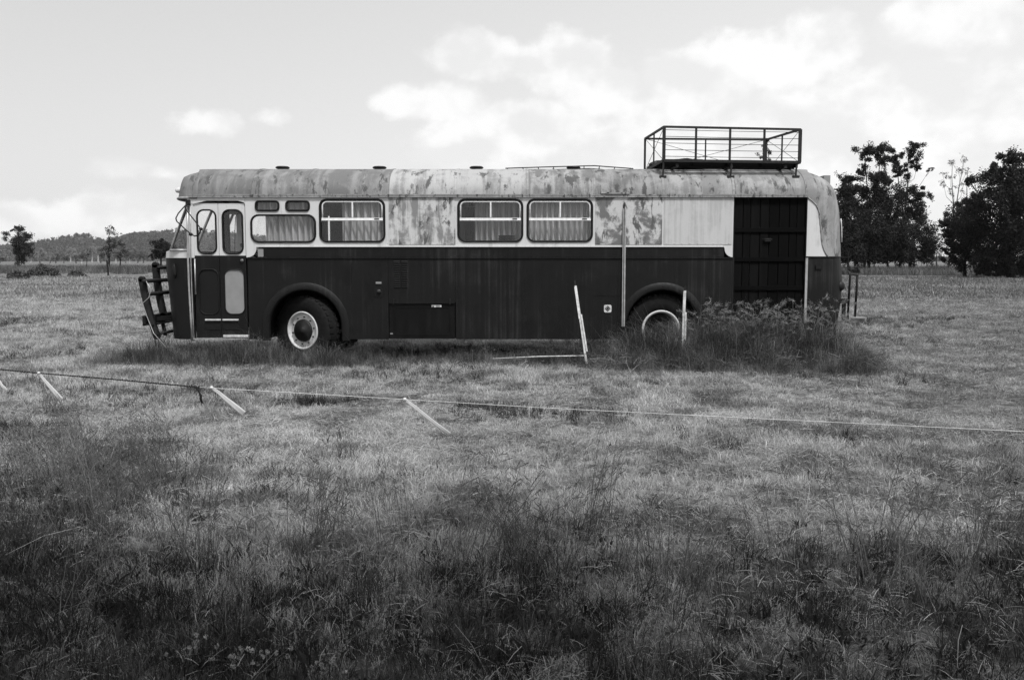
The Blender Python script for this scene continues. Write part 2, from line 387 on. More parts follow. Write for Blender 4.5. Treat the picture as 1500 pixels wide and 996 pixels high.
# ================================================================== scatter helper (only for what nobody could count)
def scatter(name, protos, P, rot, scl, idx, label, cat):
    coll = bpy.data.collections.new(name + '_kinds')
    for i, me in enumerate(protos):
        coll.objects.link(bpy.data.objects.new('%s_kind_%02d' % (name, i), me))
    me = bpy.data.meshes.new(name); me.vertices.add(len(P)); me.vertices.foreach_set('co', np.asarray(P, np.float32).ravel())
    a = me.attributes.new('rot', 'FLOAT_VECTOR', 'POINT'); a.data.foreach_set('vector', np.asarray(rot, np.float32).ravel())
    a = me.attributes.new('scl', 'FLOAT_VECTOR', 'POINT'); a.data.foreach_set('vector', np.asarray(scl, np.float32).ravel())
    a = me.attributes.new('idx', 'INT', 'POINT'); a.data.foreach_set('value', np.asarray(idx, np.int32))
    o = bpy.data.objects.new(name, me); COL.objects.link(o)
    g = bpy.data.node_groups.new(name, 'GeometryNodeTree')
    g.interface.new_socket('Geometry', in_out='INPUT', socket_type='NodeSocketGeometry'); g.interface.new_socket('Geometry', in_out='OUTPUT', socket_type='NodeSocketGeometry')
    i_ = g.nodes.new('NodeGroupInput'); o_ = g.nodes.new('NodeGroupOutput'); ip = g.nodes.new('GeometryNodeInstanceOnPoints')
    ci = g.nodes.new('GeometryNodeCollectionInfo'); ci.inputs['Collection'].default_value = coll; ci.inputs['Separate Children'].default_value = True; ci.inputs['Reset Children'].default_value = True
    def na(nm, ty):
        n_ = g.nodes.new('GeometryNodeInputNamedAttribute'); n_.data_type = ty; n_.inputs[0].default_value = nm; return n_.outputs[0]
    L = g.links.new
    L(i_.outputs[0], ip.inputs['Points']); L(ci.outputs[0], ip.inputs['Instance']); ip.inputs['Pick Instance'].default_value = True
    L(na('idx', 'INT'), ip.inputs['Instance Index']); L(na('scl', 'FLOAT_VECTOR'), ip.inputs['Scale'])
    er = g.nodes.new('FunctionNodeEulerToRotation'); L(na('rot', 'FLOAT_VECTOR'), er.inputs[0]); L(er.outputs[0], ip.inputs['Rotation'])
    L(ip.outputs[0], o_.inputs[0])
    md = o.modifiers.new('scatter', 'NODES'); md.node_group = g
    return tag(o, label, cat, kind='stuff')
def quads(C, size, flat=.0):
    """randomly turned leaf-shaped quads at centres C -> verts, faces"""
    n = len(C); a = nrg.normal(size=(n, 3)); a[:, 2] *= (1 - flat); a /= np.linalg.norm(a, axis=1)[:, None]
    b = nrg.normal(size=(n, 3)); b -= a * (a * b).sum(1)[:, None]; b /= np.linalg.norm(b, axis=1)[:, None]
    s = (size * nrg.uniform(.55, 1.35, n))[:, None]
    v = np.stack([C - a * s, C + b * s * .42, C + a * s, C - b * s * .42], 1).reshape(-1, 3)
    return v, np.arange(4 * n).reshape(-1, 4)
def crown_mesh(name, n, size, mat, lobes=5, sq=(1, 1, .8)):
    C = []
    for i in range(lobes):
        c = nrg.normal(size=3) * np.array(sq) * .42; r = nrg.uniform(.35, .6); k = n // lobes
        d = nrg.normal(size=(k, 3)); d /= np.linalg.norm(d, axis=1)[:, None]
        C.append(c + d * (r * nrg.uniform(.3, 1, k) ** .6)[:, None] * np.array([1, 1, .8]))
    v, f = quads(np.concatenate(C), size); return npmesh(name, v, [f], mat)

# wooded hillside: a far wood that reads as one mass
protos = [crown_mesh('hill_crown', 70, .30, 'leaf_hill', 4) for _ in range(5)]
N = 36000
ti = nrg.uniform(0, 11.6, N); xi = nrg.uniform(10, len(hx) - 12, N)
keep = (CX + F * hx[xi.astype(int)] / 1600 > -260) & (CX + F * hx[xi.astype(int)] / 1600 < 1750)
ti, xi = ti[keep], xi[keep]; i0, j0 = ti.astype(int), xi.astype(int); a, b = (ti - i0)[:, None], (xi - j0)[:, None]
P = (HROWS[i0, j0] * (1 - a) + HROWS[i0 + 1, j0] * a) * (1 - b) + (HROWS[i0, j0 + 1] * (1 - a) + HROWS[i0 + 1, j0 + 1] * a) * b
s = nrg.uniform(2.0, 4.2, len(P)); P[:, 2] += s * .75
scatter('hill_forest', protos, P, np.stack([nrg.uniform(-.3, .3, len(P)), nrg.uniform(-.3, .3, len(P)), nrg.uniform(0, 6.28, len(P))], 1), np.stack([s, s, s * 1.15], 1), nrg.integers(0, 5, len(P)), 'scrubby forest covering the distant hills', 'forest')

# ================================================================== THE BUS
W = 1.22; YC = Y0 + W; Y1 = Y0 + 2 * W                 # half width, middle, far side
def X(u, v=360): return at(u, v, Y0).x
def Z(v): return at(750, v, Y0).z
bus = empty('bus', (X(740), YC, 0), 'old two-tone bus with dark lower body and peeling pale roof, parked in the grass', 'bus')
ZG, ZS, ZB, ZM = Z(289), Z(497), Z(362), Z(378)        # gutter, skirt, belt, moulding
NR = 2.5
def roof_sec(zt, nb=14):
    """(half width, z) from gutter to crown"""
    return [(W * max(math.cos(b), 0) ** (2 / NR), ZG + (zt - ZG) * math.sin(b) ** (2 / NR)) for b in np.linspace(0, math.pi / 2, nb)]
lo, hi = ZG, ZG + 1.2
for _ in range(30):                                    # crown height so that the skyline of the roof lies at row 248
    zt = (lo + hi) / 2
    top = min(proj((0, YC - w_, z_))[1] for w_, z_ in roof_sec(zt, 60))
    if top > 248: lo = zt
    else: hi = zt
ZT = zt
def wid(z): return W if z <= ZG else W * max(1 - ((z - ZG) / (ZT - ZG)) ** NR, 0) ** (1 / NR)
def plan(w_, d, x0, side, n, a):                       # plan curve of a rounded bus end, a from -90 (near side) to 90 (far side)
    s_, c_ = math.sin(a), math.cos(a)
    return x0 + side * d * max(c_, 0) ** (2 / n), YC + w_ * math.copysign(abs(s_) ** (2 / n), s_)
AA = [R(-90 + 180 * k / 60) for k in range(61)]
def solve_d(w_, z, x0, side, n, u):
    lo, hi = 0.0, 1.6
    for _ in range(26):
        d = (lo + hi) / 2
        us = [proj((*plan(w_, d, x0, side, n, a), z))[0] for a in AA]
        m = max(us) if side > 0 else min(us)
        if (m < u) if side > 0 else (m > u): lo = d
        else: hi = d
    return (lo + hi) / 2
def end_rows(prof, x0, side, n, zs, a_lo=None, a_hi=None, na=24, off=0.0):
    """rows of points over an end of the bus; prof = [(v, u)] silhouette; a_lo/a_hi may be functions of z"""
    rows = []
    for z in zs:
        v = proj((x0, Y0, z))[1]; u = np.interp(v, [p[0] for p in prof], [p[1] for p in prof]); w_ = wid(z)
        d = solve_d(w_, z, x0, side, n, u) + off
        al = a_lo(z, d) if a_lo else -math.pi / 2; ah = a_hi(z, d) if a_hi else math.pi / 2
        rows.append([(*plan(w_ + off, d, x0, side, n, al + (ah - al) * k / na), z) for k in range(na + 1)])
    return rows
def find_a(x0, side, n, ufun):
    """angle on the near corner whose projection falls on column u(v)"""
    def fn(z, d):
        u = ufun(proj((x0, Y0, z))[1]); best = -math.pi / 2
        for a in np.linspace(-math.pi / 2, R(-5), 120):
            if (proj((*plan(wid(z), d, x0, side, n, a), z))[0] - u) * side > 0: break
            best = a
        return best
    return fn
def part(mb, name, mat, parent=None, **kw): return mb.build(name, mat, parent or bus, **kw)
def lerpl(a, b, n): return [a + (b - a) * k / n for k in range(n + 1)]

# ---- roof: curved sheets between raised seams
seams = [289, 366, 447, 568, 667, 773, 872, 972, 1075, 1182]
sec = roof_sec(ZT, 12); secyz = [(YC - w_, z_) for w_, z_ in sec] + [(YC + w_, z_) for w_, z_ in sec[-2::-1]]
for i in range(len(seams) - 1):
    x0, x1 = X(seams[i], 280) + (.002 if i else 0), X(seams[i + 1], 280) - .002
    part(MB().grid([[(x, y, z) for y, z in secyz] for x in lerpl(x0, x1, 3)]), 'roof_panel', 'roof_paint%d' % (i + 1))
for u in seams[1:]:
    x = X(u, 280)
    part(MB().grid([[(x + dx, YC + (y - YC) * (1 + e / W), z + e) for y, z in secyz] for dx, e in ((-.022, -.004), (-.018, .006), (.018, .006), (.022, -.004))], False), 'roof_seam', 'roof_paint%d' % (seams.index(u)))
zs_roof = [z_ for _, z_ in roof_sec(ZT, 14)]; zs_roof[-1] = ZT - 1e-4
PF = [(247, 292), (250, 288), (253, 276), (257, 269), (266, 265.5), (278, 263), (286, 261.5), (291, 261)]
PR = [(247, 1183), (250, 1187), (254, 1199), (261, 1210), (270, 1219), (280, 1224), (305, 1229), (333, 1231), (376, 1231.5), (400, 1233), (417, 1234), (440, 1232), (462, 1229), (498, 1224)]
XF, XR = X(289, 280), X(1182, 300)
rf = part(MB().grid(end_rows(PF, XF, -1, 4.0, zs_roof)), 'roof_front', 'roof_paint0')
vr = end_rows(PF, XF, -1, 4.0, [ZG])[0]
part(MB().tube([(p[0] - .006, p[1], p[2] - .01) for p in vr], .02, 6), 'visor_edge', 'gutter_metal', rf)
lm = at(261, 279, Y0 + .35)
part(MB().tube([lm + Vector((.06, 0, 0)), lm, lm - Vector((.03, 0, 0)), lm - Vector((.045, 0, 0))], [.04, .042, .034, .01], 10), 'marker_lamp', 'pale_metal', rf)
part(MB().grid(end_rows(PR, XR, 1, 3.0, zs_roof)), 'roof_rear', 'roof_paint9')
for s_, yy in ((-1, Y0), (1, Y1)):
    part(MB().box(((XF + XR) / 2 - .06, yy + s_ * .012, ZG + .012), (XR - XF + .12, .036, .028)).box(((XF + XR) / 2 - .06, yy + s_ * .026, ZG + .03), (XR - XF + .12, .008, .022)), 'gutter', 'gutter_metal')
for u in (414, 556, 698, 840):                         # low round roof ventilators
    c = at(u, 246.5, Y0 + .95); c.z = ZT + .0
    v_ = part(MB().lathe((0, 0, 0), [(.01, .058), (.09, .054), (.108, .042), (.112, .030), (.10, .02), (.08, .02), (.08, -.05)], None, 20), 'roof_vent', 'black_iron')
    v_.data.transform(Matrix.Translation(c - rootloc(bus) + Vector((0, 0, -.012))) @ Matrix.Rotation(R(90), 4, 'X') @ Matrix.Translation(rootloc(bus)))
# light pipe frame lying on the roof
mb = MB(); ra = [(740, 243.5), (800, 241.5), (875, 239.5), (935, 244)]
for dy in (.55, 1.1): mb.tube([at(u, v, Y0 + .35) + Vector((0, dy, .01 + dy * .02)) for u, v in ra], .009, 5)
for k in range(9):
    u = 742 + k * 23.5; v = np.interp(u, [p[0] for p in ra], [p[1] for p in ra]); p = at(u, v, Y0 + .35)
    mb.tube([p + Vector((0, .5, .02)), p + Vector((.05, 1.15, .03))], .007, 5)
    if k % 3 == 0: mb.tube([p + Vector((0, .55, .0)), Vector((p.x, p.y + .55, ZT - .03))], .007, 5)
part(mb, 'roof_pipe_frame', 'black_iron')

# ---- upper side wall (near): white band with window openings
r_w = .10
WINS = {'small_1': (375, 294.7, 409, 309, .05), 'small_2': (419.5, 294.7, 453.5, 309, .05), 'A': (367.7, 315, 462, 355, .115),
        'B': (468.7, 292, 563.5, 354.5, .105), 'C': (671, 292, 765.6, 354, .105), 'D': (772.5, 292, 867.7, 354, .105)}
def wrect(k, inset=0.0):
    u0, v0, u1, v1, r = WINS[k]; return rrect(X(u0, 325) + inset, Z(v1) + inset, X(u1, 325) - inset, Z(v0) - inset, max(r - inset, .01))
xd0, xd1 = X(283.5, 380), X(361, 380)                  # entrance door opening
xw0, xw1 = X(1075, 330), X(1181.5, 330)                # plank door opening
c1 = [(xd1 + .10 * math.sin(R(a)) + .02, ZB - .15 + .15 * math.cos(R(a)) * 0) for a in ()]
def qarc(cx, cz, r, a0, a1, n=6): return [(cx + r * math.cos(R(a0 + (a1 - a0) * k / n)), cz + r * math.sin(R(a0 + (a1 - a0) * k / n))) for k in range(n + 1)]
r1 = .13
# the white paint sweeps down in a quarter round beside each door
outer = [(xd1, ZM)] + qarc(xd1 + .02, ZM + r1 + .01, r1, -90, 0)[0:] + [(xd1 + .02 + r1, ZB)] + [(xw0 - r1 - .01, ZB)] + qarc(xw0, ZM + r1 + .01, r1, 180, 270) + [(xw0, ZM), (xw0, ZG), (xd1, ZG)]
part(MB().plate(outer, [wrect(k) for k in WINS], Y0, .03), 'upper_wall', 'white_paint')
part(MB().plate([(X(275, 330), Z(299)), (xd0 + .01, Z(299)), (X(293, 299), Z(296.5)), (X(302, 299), Z(294.2)), (X(348, 299), Z(294.2)), (X(357, 299), Z(296.5)), (xd1 - .003, Z(299)), (xd1 - .003, ZG), (X(275, 330), ZG)], [], Y0 - .002, .03), 'door_header', 'white_paint')
for (u0, u1, mt) in ((569.5, 667, 'infill_a'), (872, 970, 'infill_b'), (972.5, 1072.5, 'infill_c')):   # sheets where windows were closed up
    pn = part(MB().plate(rrect(X(u0, 325), Z(358.6), X(u1, 325), ZG - .004, .006, 2), [], Y0 - .006, .006), 'infill_panel', mt)
    mb = MB()
    for k in range(9):
        for zz in (Z(357), Z(292.5)): mb.lathe((X(u0 + 4 + k * (u1 - u0 - 8) / 8, 325), Y0 - .008, zz), [(.001, -.003), (.007, -.002), (.008, .002)], None, 6)
    part(mb, 'rivet_row', mt, pn, kind='stuff')
part(MB().box(((xd1 + xw0) / 2 + .05, Y0 - .006, ZB + .008), (xw0 - xd1 - .42, .014, .016)), 'belt_rail', 'white_paint')
def rubber_win(k, slider):
    u0, v0, u1, v1, r = WINS[k]
    lp = wrect(k, .004)
    wd = part(MB().tube([(x, Y0 - .004, z) for x, z in lp], .017, 6, True), 'window', 'rubber')
    part(MB().plate(wrect(k, .012), [], Y0 + .010, .004), 'pane', 'glass', wd)
    if slider:
        up_ = [p for p in wrect(k, .038) if p[1] > Z(321.5) - .01]; up_ = [(up_[0][0], Z(321.5))] + up_ + [(up_[-1][0], Z(321.5))]
        part(MB().tube([(x, Y0 + .004, z) for x, z in up_], .012, 6), 'slider_frame', 'slider_metal', wd)
        zz = Z(321.5); xa, xb = X(u0, 325) + .026, X(u1, 325) - .026; xm = X((u0 + u1) / 2 + .5, 325)
        part(MB().box(((xa + xb) / 2, Y0 - .002, zz), (xb - xa, .016, .042)).box(((xa + xb) / 2, Y0 - .014, zz - .012), (xb - xa, .012, .010)), 'slider_rail', 'slider_metal', wd)
        part(MB().box((xm, Y0 - .001, (zz + Z(v0)) / 2 - .004), (.022, .014, Z(v0) - zz - .07)), 'divider', 'slider_metal', wd)
        part(MB().box((xb - .09, Y0 - .016, zz + .004), (.07, .014, .016)), 'slider_catch', 'black_iron', wd)
    return wd
for k in WINS: rubber_win(k, k in 'BCD')

# ---- dark lower side: pressed panels with wheel arches
AR, ARO = .545, .655
def zat(v): return at(750, v, Y0).z
arch = {1: (X(447.5, 474), Z(478)), 2: (X(970, 474), Z(478))}
def arch_cut(cx, cz, r): return [(cx + r, ZS)] + qarc(cx, cz, r, 0, 180, 20) + [(cx - r, ZS)]
def lower(u0, u1, cut=None):
    a, b = X(u0, 430) + .0015, X(u1, 430) - .0015
    o = [(a, ZS), (a, ZM - .012), (b, ZM - .012), (b, ZS)]
    if cut: o += arch_cut(arch[cut][0], arch[cut][1], AR)
    return part(MB().plate(o, [], Y0 + .001, .025), 'side_panel', 'dark_paint')
lower(363.5, 515, 1); lower(515, 569); 
hp = MB().plate([(X(569, 430) + .0015, Z(443)), (X(569, 430) + .0015, ZM - .012), (X(667.5, 430) - .0015, ZM - .012), (X(667.5, 430) - .0015, Z(443))], [], Y0 + .001, .025); part(hp, 'side_panel', 'dark_paint')
lower(667.5, 769); lower(769, 905); lower(905, 1074.5, 2)
for u_ in (515, 569, 667.5, 769, 905):
    mb = MB()
    for k in range(16):
        for dx in (-.022, .022): mb.lathe((X(u_, 430) + dx, Y0 - .0005, ZM - .06 - k * .068), [(.001, -.003), (.005, -.002), (.006, .002)], None, 6)
    part(mb, 'rivet_row', 'dark_paint', kind='stuff')
part(MB().plate([(X(363.5, 370) + .13, ZM + .012), (X(363.5, 370) + .155, ZB), (xw0 - .155, ZB), (xw0 - .13, ZM + .012)], [], Y0 + .003, .02), 'belt_panel', 'dark_paint')
part(MB().box(((xd1 + xw0) / 2, Y0 - .004, ZM), (xw0 - xd1 - .005, .02, .018)), 'moulding', 'dark_paint')
for k in (1, 2):
    cx, cz = arch[k]; rows = []
    for r, yy in ((ARO, Y0 - .001), (ARO - .012, Y0 - .014), (AR + .02, Y0 - .020), (AR - .004, Y0 - .014), (AR - .006, Y0 + .06)):
        rows.append([(cx + r, yy, ZS - .02)] + [(x, yy, z) for x, z in qarc(cx, cz, r, 0, 180, 24)] + [(cx - r, yy, ZS - .02)])
    fl = part(MB().grid(rows), 'wheel_arch', 'dark_paint')
    mb = MB()
    for a in range(15, 180, 25): mb.lathe((cx + (AR + .055) * math.cos(R(a)), Y0 - .020, cz + (AR + .055) * math.sin(R(a))), [(.001, -.004), (.008, -.003), (.009, .004)], None, 6)
    part(mb, 'arch_bolts', 'hub_dark', fl, kind='stuff')
    rows = [[(cx + r_ * .0 + x, yy, z) for x, z in [(cx * 0 + AR + .03, ZS)] + qarc(0, cz, AR + .03, 0, 180, 20) + [(-AR - .03, ZS)]] for r_, yy in ((0, Y0 + .03), (0, Y0 + .62))]
    part(MB().grid(rows), 'wheel_housing', 'chassis')
    part(MB().plate([(cx + AR + .02, ZS + .10)] + qarc(cx, cz, AR + .025, 0, 180, 16) + [(cx - AR - .02, ZS + .10)], [], Y0 + .60, .012), 'housing_back', 'chassis')

o = [(X(365, 430), ZS + .01), (X(365, 430), ZM), (X(1074), ZM), (X(1074), ZS + .01)]
for k in (2, 1): o += [(p[0], max(p[1], ZS + .01)) for p in arch_cut(arch[k][0], arch[k][1], AR + .02)]
part(MB().plate(o, [], Y0 + .032, .012), 'inner_lining', 'chassis')
part(MB().plate([(xw0, ZS + .02), (xw1, ZS + .02), (xw1, Z(470)), (xw0, Z(470))], [], Y0 + .02, .03), 'door_skirt', 'dark_paint')
# ---- small fittings of the side
fb = part(MB().plate(rrect(X(547.5, 426), Z(435.5), X(562.5, 426), Z(417.5), .05, 5), [rrect(X(549, 426), Z(434), X(561, 426), Z(419), .04, 5)], Y0 - .006, .012), 'fuel_filler', 'dark_paint')
part(MB().plate(rrect(X(549, 426), Z(434), X(561, 426), Z(419), .04, 5), [], Y0 - .001, .003), 'filler_recess', 'rubber', fb)
part(MB().lathe((X(555.3, 426), Y0 - .002, Z(426.8)), [(.001, -.03), (.026, -.03), (.03, -.02), (.03, .0)], None, 14), 'filler_cap', 'cap_grey', fb)
part(MB().box((X(554.6, 414), Y0 - .003, Z(414.3)), (.085, .004, .03)), 'filler_plate', 'panel_grey')
for cu in (581.5, 592.7):                              # pressed louvres
    for k in range(15):
        z = Z(383 + k * 2.62)
        part(MB().add([(X(cu - 4.4, 400), Y0 + .001, z + .011), (X(cu + 4.4, 400), Y0 + .001, z + .011), (X(cu + 4.4, 400), Y0 - .016, z - .006), (X(cu - 4.4, 400), Y0 - .016, z - .006), (X(cu - 4.4, 400), Y0 + .001, z - .008), (X(cu + 4.4, 400), Y0 + .001, z - .008)], [(0, 1, 2, 3), (3, 2, 5, 4), (0, 3, 4), (1, 5, 2)]), 'louvre', 'dark_paint')
ht = part(MB().plate(rrect(X(570, 470) + .004, ZS + .006, X(666.5, 470) - .004, Z(445.5), .01, 2), [], Y0 + .006, .02), 'luggage_hatch', 'dark_paint_hatch')
part(MB().plate(rrect(X(577, 470), ZS + .06, X(660, 470), Z(450), .05, 4), [rrect(X(577, 470) + .012, ZS + .072, X(660, 470) - .012, Z(450) - .012, .04, 4)], Y0 - .001, .006), 'hatch_pressing', 'dark_paint_hatch', ht)
part(MB().box((X(618, 444), Y0 - .008, Z(443.8)), (X(667) - X(570), .014, .018)), 'hatch_hinge_rail', 'dark_paint', ht)
for u in (576.5, 659): part(MB().box((X(u, 441), Y0 - .012, Z(441.5)), (.02, .02, .085)), 'hatch_hinge', 'black_iron', ht)
st = part(MB().box((X(639.5, 449), Y0 + .003, Z(448.7)), (.145, .004, .042)), 'sticker', 'sticker', ht)
part(MB().lathe((X(634.5, 449), Y0 - .0005, Z(448.7)), [(.0005, -.002), (.014, -.002), (.014, .002)], None, 14).box((X(641.5, 449), Y0 - .0005, Z(447.8)), (.06, .003, .008)).box((X(642, 449), Y0 - .0005, Z(449.6)), (.065, .003, .006)), 'sticker_print', 'reflector', st)
part(MB().box((X(573.6, 489), Y0 - .001, Z(488.8)), (.04, .006, .018)), 'hatch_catch', 'panel_grey', ht)
rc = part(MB().plate(rrect(X(884.7, 452), Z(457.6), X(895.6, 452), Z(446.6), .022, 4), [], Y0 - .010, .012), 'power_inlet', 'pale_metal')
c_ = (X(890.1, 452), Z(452)); dm = lambda r: [(c_[0] + r, c_[1]), (c_[0], c_[1] + r), (c_[0] - r, c_[1]), (c_[0], c_[1] - r)]
part(MB().plate(dm(.042), [dm(.028)], Y0 - .014, .006), 'inlet_emblem', 'hub_dark', rc); part(MB().plate(dm(.018), [], Y0 - .014, .006), 'inlet_dot', 'hub_dark', rc)
part(MB().plate(rrect(X(378, 370), Z(376.3), X(386, 370), Z(365), .008, 3), [], Y0 - .012, .014), 'side_reflector', 'panel_grey')
ap = part(MB().box((X(913.6, 390), Y0 - .020, (Z(306) + Z(478)) / 2), (.046, .030, Z(306) - Z(478))), 'awning_pole', 'aluminium')
part(MB().box((X(913.6, 390) - .004, Y0 - .037, (Z(306) + Z(478)) / 2), (.008, .006, Z(306) - Z(478))), 'pole_groove', 'hub_dark', ap)
part(MB().tube([(X(914, 303), Y0 - .02, Z(306)), (X(914, 303), Y0 - .02, Z(298))], .012, 6), 'pole_hook', 'black_iron', ap)
part(MB().box((X(894, 433), Y0 - .001, Z(433.3)), (.42, .006, .006)), 'seam_strip', 'dark_paint')
cp = part(MB().box((X(1180, 420), Y0 - .014, (ZM + Z(473)) / 2), (.034, .03, ZM - Z(473))), 'corner_strip', 'aluminium')
part(MB().box((X(905, 284), Y0 - .03, ZG + .055), (.34, .03, .02)).box((X(886, 284), Y0 - .03, ZG + .075), (.12, .03, .05)), 'gutter_bracket', 'gutter_metal')

# ---- front end
XN = X(276, 430)
PN = [(289, 272), (302, 271), (367, 249.5), (368, 243.6), (378, 242.7), (400, 244.3), (420, 246.6), (441, 249), (470, 252), (498, 255)]
NF = 2.7; NW = 9.0
part(MB().grid(end_rows(PN, XN, -1, NF, lerpl(ZS, ZM, 10))), 'front_lower', 'dark_paint')
part(MB().grid(end_rows(PN, XN, -1, NF, lerpl(ZM, Z(368.2), 3))), 'front_band', 'white_paint')
part(MB().grid([[p for p in end_rows(PN, XN, -1, NF, [Z(368.3)])[0]], [p for p in end_rows(PN, XN, -1, NW, [Z(367)])[0]]]), 'front_sill', 'white_paint')
part(MB().grid(end_rows(PN, XN, -1, NW, lerpl(Z(303), ZG, 3))), 'front_header', 'white_paint')
def cst(deg): return lambda z, d: R(deg)
zwin = lerpl(Z(367), Z(303), 6)
ws = part(MB().grid(end_rows(PN, XN, -1, NW, [Z(367), Z(366.5)])), 'windscreen', 'rubber')
for a0, a1 in ((-90, -44), (-44, 0), (0, 44), (44, 90)):
    part(MB().grid(end_rows(PN, XN, -1, NW, zwin, cst(a0 + 1), cst(a1 - 1), 10)), 'pane', 'glass', ws)
for a_ in (-44, 0, 44):
    part(MB().tube([r_[0] for r_ in end_rows(PN, XN, -1, NW, zwin, cst(a_), cst(a_ + 1), 1, .004)], .011 if a_ else .022, 6), 'screen_pillar', 'aluminium', ws)
part(MB().tube(end_rows(PN, XN, -1, NW, [Z(366.2)], None, None, 30, .004)[0], .012, 6), 'screen_sill', 'aluminium', ws)
for s_, yy in ((-1, Y0), (1, Y1)):
    part(MB().box((X(279.2, 330), yy - s_ * .03, (ZG + ZM) / 2), (X(283) - X(275), .055, ZG - ZM - .004)), 'corner_post', 'white_paint')
    part(MB().box((X(279.7, 437), yy - s_ * .03, (ZM + ZS) / 2), (X(284) - X(275.5), .055, ZM - ZS - .004)), 'corner_post', 'dark_paint')
part(MB().tube([at(u, v, Y0 - .012) for u, v in ((274.5, 302), (274.8, 340), (275.5, 380), (277.2, 425), (279.6, 465), (281.6, 499))], .016, 6), 'corner_strip', 'aluminium')
part(MB().tube([at(u, v, Y0 - .008) for u, v in ((278.5, 302), (279, 340), (279.6, 380), (281, 425), (282.6, 465), (284.2, 499))], .009, 6), 'corner_strip', 'aluminium')
ml = end_rows(PN, XN, -1, NF, lerpl(Z(408), Z(386), 4), cst(-75), cst(-72), 1, .012)
part(MB().tube([r_[0] for r_ in ml], [.008, .03, .034, .026, .008], 8), 'side_lamp', 'dark_paint')
for a0, a1 in ((-50, -26), (26, 50)):
    part(MB().grid(end_rows(PN, XN, -1, NW, zwin, cst(a0), cst(a1), 6, .003)), 'screen_post', 'rubber', ws)
# folding entrance door: two leaves
def leaf(u0, u1, win, low, lowmat):
    a, b = X(u0, 400) + .002, X(u1, 400) - .002; zt_, zb = Z(298), Z(495)
    hole = rrect(X(win[0], 340), Z(371.6), X(win[1], 340), Z(307.7), .10)
    hole2 = rrect(X(low[0], 428), Z(460.3), X(low[1], 428), Z(394.5), .10)
    zt_l = [(a, Z(299.5)), (b, Z(299.5))]
    lf = part(MB().plate([(a, Z(374.5)), (b, Z(374.5)), (b, zt_), (a, zt_)], [hole], Y0 + .018, .03), 'door_leaf', 'white_paint')
    part(MB().plate([(a, zb), (b, zb), (b, Z(374.7)), (a, Z(374.7))], [hole2], Y0 + .018, .03), 'door_skin', 'dark_paint', lf)
    part(MB().tube([(x, Y0 + .014, z) for x, z in hole], .014, 6, True), 'window_seal', 'rubber', lf)
    part(MB().plate(rrect(X(win[0], 340) + .01, Z(371.6) + .01, X(win[1], 340) - .01, Z(307.7) - .01, .09), [], Y0 + .026, .004), 'pane', 'glass', lf)
    part(MB().plate(rrect(X(low[0], 428) + .002, Z(460.3) + .002, X(low[1], 428) - .002, Z(394.5) - .002, .098), [], Y0 + .024, .006), 'lower_panel', lowmat, lf)
    part(MB().tube([(x, Y0 + .015, z) for x, z in hole2], .009, 6, True), 'panel_seal', 'rubber', lf)
    return lf
l1 = leaf(284.5, 321.3, (288.8, 316), (291.6, 320), 'rubber')
l2 = leaf(321.6, 360.5, (326, 355), (328.8, 357.8), 'panel_grey')
for lf, ua, ub in ((l1, 300.5, 324), (l2, 326, 350)):
    part(MB().box((X((ua + ub) / 2, 468), Y0 - .006, Z(468.3)), (X(ub) - X(ua) - .006, .02, .022)), 'push_bar', 'pale_metal', lf)
    part(MB().plate(rrect(X(ua, 475), Z(483), X(ub, 475), Z(470.5), .03, 3), [], Y0 + .010, .01), 'recess_patch', 'rubber', lf)  # dark sheet standing in for the recess under the push bar
part(MB().box((X(345.8, 492), Y0 - .008, Z(492)), (.37, .03, .034)), 'step_tread', 'pale_metal', l2)
part(MB().box((X(322, 496), Y0 - .012, Z(496.3)), (X(364) - X(287), .03, .016)), 'door_sill', 'aluminium')
part(MB().lathe((X(354.3, 381.5), Y0 + .004, Z(381.8)), [(.001, -.014), (.022, -.012), (.025, .0), (.025, .014)], None, 12), 'door_lock', 'reflector', l2)
gh = MB().tube([at(285.2, 380.5, Y0 - .03), at(286.6, 430, Y0 - .03)], .011, 8).tube([at(285.2, 380.5, Y0 - .035), at(285.2, 380.5, Y0 + .03)], .014, 8).tube([at(286.6, 430, Y0 - .035), at(286.6, 430, Y0 + .03)], .014, 8)
part(gh, 'grab_handle', 'aluminium')
# bare mirror bracket, bent tube reaching out from the corner post
br = part(MB().box(at(275.8, 297, Y0 - .03), (.05, .06, .08)), 'mirror_bracket', 'black_iron')
def bent(ps, r): return MB().tube([at(u, v, Y0 - dy) for u, v, dy in ps], r, 6)
part(bent(((275.8, 297, .04), (268, 305, .12), (261, 313, .22), (257.6, 320, .30), (259, 324.5, .33), (264, 329, .34), (272, 336.5, .34), (279, 342.5, .34), (285, 346, .36), (290, 345, .40), (293.5, 340, .43), (294, 336, .44)), .010), 'mirror_arm', 'black_iron', br)
part(bent(((275.8, 297, .04), (271, 305, .15), (276, 312, .26), (284, 322, .36), (291, 331, .42), (294, 335.5, .44)), .009), 'mirror_arm', 'black_iron', br)
part(MB().lathe(at(279.5, 343.5, Y0 - .35), [(.001, -.025), (.024, -.02), (.024, .02), (.001, .025)], None, 10), 'arm_clamp', 'black_iron', br)
part(MB().lathe(at(294.3, 335.6, Y0 - .44), [(.001, -.025), (.022, -.02), (.022, .02), (.001, .025)], None, 10), 'arm_clamp', 'black_iron', br)

